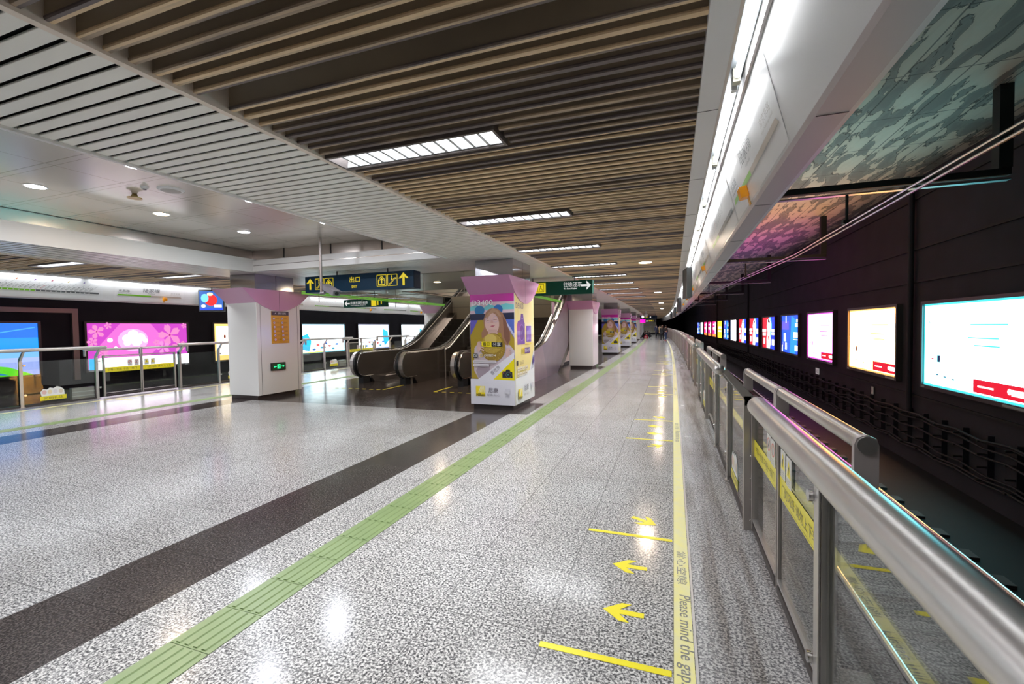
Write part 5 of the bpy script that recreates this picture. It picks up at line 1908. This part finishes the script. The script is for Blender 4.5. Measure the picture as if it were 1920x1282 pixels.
def lightbox(side, y0, y1, label, i):
    rz = HEAD((y0 + y1) / 2)
    yc = (y0 + y1) / 2
    W, z0, z1 = y1 - y0, 0.47, 1.98
    xw = 4.50 if side == 0 else MX - 4.50
    t = thing('advertising_lightbox', label, 'light box', (xw + S(yc), yc, 0), rz, 'light boxes on the %s tunnel wall' % ('right' if side == 0 else 'left'))
    sg = 1 if side == 0 else -1
    mb = MB()
    for (a, b, c, d) in ((-W / 2 - 0.06, -W / 2, z0 - 0.07, z1 + 0.06), (W / 2, W / 2 + 0.06, z0 - 0.07, z1 + 0.06), (-W / 2, W / 2, z1, z1 + 0.06), (-W / 2, W / 2, z0 - 0.07, z0)):
        mb.box(min(-0.03 * sg, 0.08 * sg), max(-0.03 * sg, 0.08 * sg), a, b, c, d, FRAMEB)
    mb.build('frame', t)
    mb = MB(); mb.box(min(0.01 * sg, 0.08 * sg), max(0.01 * sg, 0.08 * sg), -W / 2, W / 2, z0, z1, BLACK); bp = mb.build('back_panel', t)
    if side == 0:
        f = Flat((0.0085, W / 2, z0), (0, -1, 0), (0, 0, 1), e=2.2, d=0.0007 if i < 4 else 0.0015)
    else:
        f = Flat((-0.0085, -W / 2, z0), (0, 1, 0), (0, 0, 1), e=2.2, d=0.0012)
    H = z1 - z0
    if side == 0:
        if i == 0:
            f.e = 7; lb_white(f, W, H, (0.05, 0.75, 0.85), (0.20, 0.88, 1.0))
        elif i == 1:
            f.e = 12; lb_white(f, W, H, (0.95, 0.50, 0.15), (1.0, 0.45, 0.11))
        elif i == 2:
            f.e = 8; lb_white(f, W, H, (0.80, 0.10, 0.75), (1.0, 0.13, 0.85))
        elif i in (3, 8, 14):
            blue_ad(f, W, H, True)
        elif i in (4, 5, 6):
            portrait(f, W, H)
        elif i in (7, 13):
            f.rect(0, 0, W, H, (0.1, 0.3, 0.8)); f.rect(0.08, 0.0 if i == 7 else 0.2, W - 0.08, H, (1, 1, 1))
            for k in range(8):
                f.rect(W * 0.52, H * (0.1 + 0.06 * k), W * 0.60, H * (0.13 + 0.06 * k), (0.2, 0.25, 0.4), 0.5)
        elif i == 9:
            f.rect(0, 0, W, H, (0.9, 0.55, 0.02)); f.rect(W * 0.2, H * 0.55, W * 0.8, H * 0.68, (1, 0.9, 0.75)); f.rect(W * 0.2, H * 0.36, W * 0.8, H * 0.45, (1, 0.9, 0.75))
        else:
            f.rect(0, 0, W, H, (0.85, 0.01, 0.15)); f.rect(0, 0, W, H * 0.16, (0.9, 0.15, 0.03)); f.rect(W * 0.1, H * 0.45, W * 0.6, H * 0.62, (1, 0.85, 0.9)); f.rect(W * 0.6, H * 0.2, W * 0.8, H * 0.95, (1, 0.8, 0.85)); f.rect(W * 0.15, H * 0.75, W * 0.4, H * 0.85, (1, 0.7, 0.8))
    else:
        if i == 0:
            f.rect(0, 0, W, H, (0.01, 0.16, 0.80), 1.0); f.rect(0, 0, W, H * 0.72, (0.01, 0.28, 0.85), 1.0); f.rect(0, 0, W, H * 0.5, (0.16, 0.42, 0.88), 1.0); f.rect(0, 0, W, H * 0.34, (0.33, 0.42, 0.85), 1.0)
            f.poly([(0, 0), (W * 0.96, 0), (W * 0.80, H * 0.17), (W * 0.5, H * 0.30), (0, H * 0.33)], (0.10, 0.62, 0.01), 1.0)
            f.poly([(W * 0.5, H * 0.26), (W * 0.6, H * 0.12), (W * 0.74, H * 0.03), (W * 0.8, H * 0.02), (W * 0.66, H * 0.14)], (0.0, 0.15, 0.55), 1.0)
            f.poly([(W * 0.36, H * 0.55), (W * 0.64, H * 0.55), (W * 0.65, H * 0.65), (W * 0.58, H * 0.90), (W * 0.50, H * 0.94), (W * 0.36, H * 0.94)], (0.9, 0.82, 0.95), 1.0)
            f.line([(W * 0.36, H * 0.655), (W * 0.65, H * 0.65)], 0.02, (0.1, 0.3, 0.6), 1.0)
            f.line([(W * 0.66, H * 0.78), (W * 0.98, H * 0.92)], 0.03, (0.06, 0.36, 0.86), 1.0)
        elif i == 1:
            f.rect(0, 0, W, H, (0.50, 0.05, 0.46), 1.0)
            f.poly([(W * 0.22, 0.1), (W * 0.5, 0.1), (W * 0.75, H * 0.6), (W * 0.6, H), (W * 0.3, H), (W * 0.1, H * 0.5)], (0.72, 0.14, 0.55), 1.0)
            f.ell(W * 0.42, H * 0.62, W * 0.15, H * 0.26, (0.90, 0.36, 0.74), 1.1)
            for (a, b, r_) in ((0.36, 0.66, 0.13), (0.42, 0.75, 0.15), (0.49, 0.68, 0.14), (0.45, 0.58, 0.15), (0.36, 0.56, 0.10), (0.20, 0.63, 0.07), (0.25, 0.45, 0.05), (0.54, 0.60, 0.07)):
                f.ell(W * a, H * b, r_ * 1.1, r_, (1, 0.95, 1), 2.5, n=12)
            def flower(cx, cy, r_, n_=5, c=(0.80, 0.22, 0.48)):
                for q in range(n_):
                    a = 2 * PI * q / n_ + 0.6
                    f.poly([(cx, cy), (cx + r_ * 0.7 * math.cos(a - 0.45), cy + r_ * 0.7 * math.sin(a - 0.45)), (cx + r_ * math.cos(a - 0.12), cy + r_ * math.sin(a - 0.12)), (cx + r_ * 0.86 * math.cos(a), cy + r_ * 0.86 * math.sin(a)), (cx + r_ * math.cos(a + 0.12), cy + r_ * math.sin(a + 0.12)), (cx + r_ * 0.7 * math.cos(a + 0.45), cy + r_ * 0.7 * math.sin(a + 0.45))], (c[0] - 0.05 * (q % 2), c[1], c[2]), 1.0)
                f.ell(cx, cy, r_ * 0.08, r_ * 0.08, (0.3, 0.02, 0.15), 1.0)
            flower(W * 0.80, H * 0.72, 0.42); flower(W * 0.72, H * 0.42, 0.26, 5, (0.74, 0.24, 0.56)); flower(W * 0.90, H * 0.45, 0.25)
            flower(W * 0.08, H * 0.82, 0.24); flower(W * 0.04, H * 0.60, 0.16); flower(W * 0.18, H * 0.95, 0.12); flower(W * 0.96, H * 0.95, 0.11); flower(W * 0.12, H * 0.35, 0.2); flower(W * 0.64, H * 0.55, 0.12)
            f.rect(0, 0, W, H * 0.24, (0.95, 0.95, 1), 2.5); f.rect(0, 0, W * 0.07, H * 0.24, (0.05, 0.4, 0.9), 1.2)
        elif i == 2:
            f.rect(0, 0, W, H, (0.85, 0.50, 0.15), 1.4); f.rect(0.1, 0.2, W - 0.1, H - 0.1, (1, 0.8, 0.6), 2.2)
            for k in range(9):
                f.ell(W * (0.06 + 0.09 * k), H * (0.3 + 0.07 * (k * 5 % 9)), 0.05, 0.08, (0.3, 0.05, 0.03), 0.6)
        else:
            f.rect(0, 0, W, H, ((0.1, 0.5, 0.7), (0.2, 0.3, 0.8), (0.2, 0.5, 0.8))[i % 3], 1.2)
            f.rect(0.03, 0.05, W - 0.03, H - 0.02, (0.80, 0.95, 1.0), 3.6)
            f.poly([(0, 0.2), (0.0, H * 0.6), (W * 0.12, H * 0.68), (W * 0.2, H * 0.4), (W * 0.15, 0.1)] if i == 3 else [(W * 0.78, H * 0.55), (W * 0.80, H * 0.82), (W * 0.97, H * 0.70), (W, H * 0.3), (W * 0.85, 0.1)], (0.02, 0.40, 0.75), 1.3)
            for k in range(7):
                f.ell(W * (0.25 + 0.09 * k), H * (0.12 + 0.05 * (k * 3 % 5)), 0.14, 0.06, ((0.02, 0.15, 0.6), (0.7, 0.1, 0.1), (0.05, 0.4, 0.6))[k % 3], 1.0, n=10)
            f.rect(0.03, 0.02, W * 0.5, 0.07, (0.8, 0.7, 0.02), 1.2)
    f.build('poster', bp)
    # small caption plates under the frame
    mb = MB(); mb.box(min(-0.035 * sg, -0.03 * sg), max(-0.035 * sg, -0.03 * sg), -W / 2, -W / 2 + 0.45, z0 - 0.055, z0 - 0.02, mat('caption plate', (0.4, 0.4, 0.4), 0.5)); mb.build('caption_plate', t)
    mb = MB(); mb.box(min(-0.035 * sg, -0.03 * sg), max(-0.035 * sg, -0.03 * sg), W / 2 - 0.12, W / 2, z0 - 0.055, z0 - 0.02, mat('caption plate', (0.4, 0.4, 0.4), 0.5)); mb.build('caption_plate', t)
    return t


for i, (a, b) in enumerate(RY):
    lightbox(0, a, b, RL[i] + ' on the right tunnel wall', i)
LYB = [(4.5, 7.78), (8.95, 12.1), (13.2, 16.3), (17.85, 21.0), (22.2, 25.3), (26.8, 29.9), (31.2, 34.3)]
LL = ['blue sky and green meadow advertisement on the left tunnel wall', 'pink blossom advertisement on the left tunnel wall', 'orange advertisement on the left tunnel wall mostly hidden by the left white pillar', 'bright white and blue advertisement just right of the left white pillar', 'bright white advertisement with blue figures left of the escalators',
      'bright white advertisement partly hidden by the left escalator', 'bright advertisement hidden behind the escalators']
for i, (a, b) in enumerate(LYB):
    lightbox(1, a, b, LL[i], i)
# brownish outer surround of the first left box
mb = MB()
xw = MX - 4.52
for (a, b, c, d) in ((4.0, 8.75, 2.30, 2.44), (8.6, 8.75, 0.2, 2.30)):
    mb.box(xw - 0.06, xw + 0.03, a, b, c, d, mat('bronze surround', (0.42, 0.31, 0.28), 0.45, 0.3))
tag(mb.build('bronze_frame'), 'bronze outer surround around the blue and green advertisement on the left', 'frame')

# ------------------------------------------------------------------ far end of the right walkway
t = thing('glass_partition', 'pale glass and steel partition closing the far end of the walkway', 'partition', (-6.6, 88.0, 0))
PALE = mat('pale partition', (0.75, 0.72, 0.58), 0.4)
mb = MB(); mb.box(-3.5, 3.6, 0.0, 0.1, 0.35, 3.0, PALE); mb.build('panel', t)
mb = MB(); mb.box(-3.5, 3.6, -0.05, 0.12, 0.0, 0.35, BLACK); mb.build('base', t)
mb = MB()
for x in (0.2, 1.4, 2.6, 3.55):
    mb.box(x, x + 0.08, -0.06, 0.12, 0.35, 3.0, STEEL)
mb.box(-3.5, 3.6, -0.06, 0.0, 1.5, 1.6, WHITE_F)
mb.build('mullions', t)

# kiosk between the second and third pillars
t = thing('vending_machine', 'vending machine with blue shelves seen between the white pillar and the second poster pillar', 'vending machine', (-5.3, 25.2, 0))
mb = MB(); mb.box(-0.6, 1.0, 0.0, 0.8, 0.0, 1.95, mat('kiosk body', (0.25, 0.24, 0.23), 0.4)); mb.build('body', t)
f = Flat((-0.55, -0.004, 0.15), (1, 0, 0), (0, 0, 1), e=1.2, d=0.003)
f.rect(0, 0.9, 1.5, 1.75, (0.03, 0.12, 0.55)); f.build('display', t)
f = Flat((-0.55, -0.010, 0.15), (1, 0, 0), (0, 0, 1), e=1.0, d=0.003)
for r_ in range(5):
    for c_ in range(12):
        f.rect(0.05 + 0.12 * c_, 0.94 + 0.16 * r_, 0.12 + 0.12 * c_, 1.05 + 0.16 * r_, ((0.4, 0.5, 0.7), (0.1, 0.3, 0.8), (0.6, 0.3, 0.15), (0.05, 0.05, 0.2))[(r_ * 5 + c_ * 3) % 4])
f.build('goods', t)
for i in range(2):
    t = thing('lattice_stool', 'bright green lattice seat beside the vending machine, %s of two' % ('left' if i == 0 else 'right'), 'seat', (-4.6 + 0.5 * i, 24.75, 0), 0.3 * i, 'green lattice seats')
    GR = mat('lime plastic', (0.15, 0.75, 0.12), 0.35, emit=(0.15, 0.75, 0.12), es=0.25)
    mb = MB()
    for a in range(3):
        th = a * 2 * PI / 3
        mb.tube([(0.2 * math.cos(th), 0.2 * math.sin(th), 0.0), (-0.18 * math.cos(th + 0.5), -0.18 * math.sin(th + 0.5), 0.7)], 0.025, GR, 8)
    mb.build('legs', t)
    mb = MB(); mb.tube([(0, 0, 0.68), (0, 0, 0.74)], 0.24, GR, 16); mb.build('seat', t)
    mb = MB(); mb.sphere((0, 0, 0.86), 0.15, GR, 12, 8, (1.3, 1, 0.8)); mb.build('cushion', t)


# ------------------------------------------------------------------ people
def skin(name, pts, edges, radii, m, parent, level=1):
    me = bpy.data.meshes.new(name)
    me.from_pydata([Vector(p) for p in pts], edges, [])
    me.materials.append(m)
    o = bpy.data.objects.new(name, me)
    COL.objects.link(o)
    if parent:
        o.parent = parent
    md = o.modifiers.new('skin', 'SKIN')
    md.use_smooth_shade = True
    for i, sv in enumerate(me.skin_vertices[0].data):
        r = radii[i]
        sv.radius = (r, r) if not isinstance(r, tuple) else r
        sv.use_root = (i == 0)
    s2 = o.modifiers.new('sub', 'SUBSURF')
    s2.levels = level
    s2.render_levels = level
    return o


SKINM = mat('skin', (0.60, 0.38, 0.28), 0.5)
HAIR = mat('dark hair', (0.02, 0.015, 0.013), 0.5)


def person(x, y, rz, label, coat, legs, shoes, h=1.68, pose='stand', hair=HAIR, long_coat=True, rise=None, arm_r='down', long_hair=False):
    t = thing('person', label, 'person', (x, y, 0), rz)
    k = h / 1.68
    if pose == 'stand':
        hip, kn, an = 0.90 * k, 0.48 * k, 0.07 * k
        J = {'pel': (0, 0, hip), 'chest': (0, -0.01, 1.22 * k), 'neck': (0, 0, 1.42 * k), 'head': (0, -0.01, 1.50 * k), 'top': (0, -0.01, 1.62 * k)}
        legsJ = {}
        for s_, n_ in ((-1, 'l'), (1, 'r')):
            J['hip' + n_] = (0.09 * s_, 0, hip - 0.03); J['kn' + n_] = (0.10 * s_, -0.02 + 0.05 * s_, kn); J['an' + n_] = (0.10 * s_, 0.02 + 0.09 * s_, an)
            J['to' + n_] = (0.11 * s_, -0.13 + 0.09 * s_, 0.04)
            J['sh' + n_] = (0.17 * s_, 0, 1.36 * k)
            if n_ == 'r' and arm_r == 'up':
                J['el' + n_] = (0.24, -0.16, 1.16 * k); J['wr' + n_] = (0.14, -0.32, 1.35 * k); J['ha' + n_] = (0.12, -0.36, 1.42 * k)
            elif n_ == 'r' and arm_r == 'rail':
                J['el' + n_] = (0.26, -0.02, 1.10 * k); J['wr' + n_] = (0.34, -0.16, 0.98 * k); J['ha' + n_] = (0.36, -0.22, 0.97 * k)
            else:
                J['el' + n_] = (0.23 * s_, 0.02, 1.08 * k); J['wr' + n_] = (0.24 * s_, -0.08, 0.84 * k); J['ha' + n_] = (0.24 * s_, -0.10, 0.76 * k)
    else:
        J = {'pel': (0, 0.16, 0.30), 'chest': (0, -0.06, 0.62), 'neck': (0, -0.17, 0.80), 'head': (0, -0.22, 0.88), 'top': (0, -0.26, 0.99)}
        for s_, n_ in ((-1, 'l'), (1, 'r')):
            J['hip' + n_] = (0.10 * s_, 0.14, 0.28); J['kn' + n_] = (0.16 * s_, -0.26, 0.46); J['an' + n_] = (0.14 * s_, -0.05, 0.07); J['to' + n_] = (0.15 * s_, -0.22, 0.04)
            J['sh' + n_] = (0.17 * s_, -0.12, 0.76); J['el' + n_] = (0.20 * s_, -0.30, 0.56); J['wr' + n_] = (0.08 * s_, -0.46, 0.50); J['ha' + n_] = (0.04 * s_, -0.52, 0.48)
    names = list(J)
    E = [('pel', 'chest'), ('chest', 'neck'), ('neck', 'head'), ('head', 'top')]
    for n_ in 'lr':
        E += [('pel', 'hip' + n_), ('hip' + n_, 'kn' + n_), ('kn' + n_, 'an' + n_), ('an' + n_, 'to' + n_), ('chest', 'sh' + n_), ('sh' + n_, 'el' + n_), ('el' + n_, 'wr' + n_), ('wr' + n_, 'ha' + n_)]
    R = {'pel': 0.13, 'chest': 0.14, 'neck': 0.055, 'head': 0.085, 'top': 0.075}
    for n_ in 'lr':
        R.update({'hip' + n_: 0.09, 'kn' + n_: 0.055, 'an' + n_: 0.04, 'to' + n_: 0.035, 'sh' + n_: 0.055, 'el' + n_: 0.042, 'wr' + n_: 0.028, 'ha' + n_: 0.035})
    idx = {n_: i for i, n_ in enumerate(names)}
    skin('body', [J[n_] for n_ in names], [(idx[a], idx[b]) for a, b in E], [R[n_] for n_ in names], SKINM, t)
    # face
    hx, hy, hz = J['top'][0], J['top'][1], (J['top'][2] + J['head'][2]) / 2
    mb = MB()
    for s_ in (-1, 1):
        mb.sphere((hx + 0.03 * s_, hy - 0.082, hz + 0.01), 0.010, BLACK, 6, 4)
    mb.build('eyes', t)
    mb = MB(); mb.sphere((hx, hy - 0.09, hz - 0.015), 0.014, SKINM, 6, 4, (0.8, 1, 1.4)); mb.build('nose', t)
    mb = MB(); mb.sphere((hx, hy + 0.015, hz + 0.025), 0.105, hair, 12, 8, (0.95, 1.0, 1.0))
    if long_hair:
        mb.sphere((hx, hy + 0.06, hz - 0.12), 0.10, hair, 10, 8, (1.0, 0.6, 1.6))
    mb.build('hair', t, smooth=True)
    # clothes: fatter skins over the same joints
    cn = ['chest', 'pel', 'shl', 'ell', 'wrl', 'shr', 'elr', 'wrr']
    P_ = [J[c] for c in cn]
    ce = [(0, 1), (0, 2), (2, 3), (3, 4), (0, 5), (5, 6), (6, 7)]
    cr = [0.165, 0.16, 0.085, 0.065, 0.05, 0.085, 0.065, 0.05]
    if long_coat and pose == 'stand':
        P_.append((0, 0.0, 0.52 * k)); ce.append((1, 8)); cr.append(0.19)
    skin('coat', P_, ce, cr, coat, t)
    ln = ['pel', 'hipl', 'knl', 'anl', 'hipr', 'knr', 'anr']
    skin('trousers', [J[c] for c in ln], [(0, 1), (1, 2), (2, 3), (0, 4), (4, 5), (5, 6)], [0.14, 0.10, 0.07, 0.055, 0.10, 0.07, 0.055], legs, t)
    for n_ in 'lr':
        mb = MB(); a, b = J['an' + n_], J['to' + n_]
        mb.sphere(((a[0] + b[0]) / 2, (a[1] + b[1]) / 2, 0.045), 0.06, shoes, 10, 6, (0.8, 2.2, 0.75)); mb.build('shoe', t, smooth=True)
    return t


NAVYC = mat('navy wool', (0.025, 0.027, 0.06), 0.8)
TAN = mat('tan wool', (0.50, 0.34, 0.19), 0.8)
BLK = mat('black cloth', (0.012, 0.012, 0.016), 0.8)
JEANS = mat('blue denim', (0.06, 0.12, 0.28), 0.8)
GREYC = mat('dark grey padded cloth', (0.06, 0.055, 0.055), 0.7)
REDC = mat('red cloth', (0.62, 0.02, 0.05), 0.6)
SHOEW = mat('white shoe', (0.7, 0.7, 0.7), 0.5)
person(-2.25, 66.8, 0.5, 'person standing in a long navy coat, leftmost of the four at the far end', NAVYC, BLK, BLK, 1.78, long_hair=True)
person(-1.78, 67.1, -0.4, 'person in a tan coat raising a hand, beside the one in navy', TAN, BLK, BLK, 1.72, arm_r='up', long_hair=True)
person(-1.12, 51.6, 2.6, 'person in a long black coat standing in front of the group at the far end', BLK, BLK, SHOEW, 1.70, hair=mat('brown hair', (0.16, 0.09, 0.05), 0.5), long_hair=True)
person(-0.76, 52.4, -2.5, 'person in a dark padded jacket, blue jeans and red shoes beside the gates', GREYC, JEANS, REDC, 1.66, long_coat=False, arm_r='up')
person(-3.62, 61.3, 0.9, 'person in black squatting at the far end, left of the red bag', BLK, BLK, BLK, pose='squat')
person(-3.0, 62.5, -0.7, 'person in black squatting at the far end, right of the red bag', BLK, BLK, BLK, pose='squat')
person(-4.82, 13.95, PI, 'person in red on the right escalator, half hidden by the nearest poster pillar', REDC, BLK, BLK, 1.50, long_coat=False, arm_r='down', hair=mat('white cap', (0.7, 0.68, 0.66), 0.6)).location.z = 0.03
t = thing('shopping_bag', 'bright red bag on the floor between the two squatting people', 'bag', (-3.3, 60.3, 0.011))
mb = MB(); mb.prism([(-0.20, 0.0), (0.20, 0.0), (0.24, 0.25), (0.14, 0.42), (-0.12, 0.42), (-0.23, 0.25)], 'y', -0.12, 0.12, REDC); mb.build('bag_body', t, bevel=0.02)
mb = MB(); mb.box(-0.06, 0.06, -0.125, -0.121, 0.14, 0.26, WHITE_F); mb.build('label', t)
mb = MB(); mb.tube([(-0.08, 0, 0.42), (-0.05, 0, 0.55), (0.05, 0, 0.55), (0.08, 0, 0.42)], 0.012, REDC, 6); mb.build('handle', t)
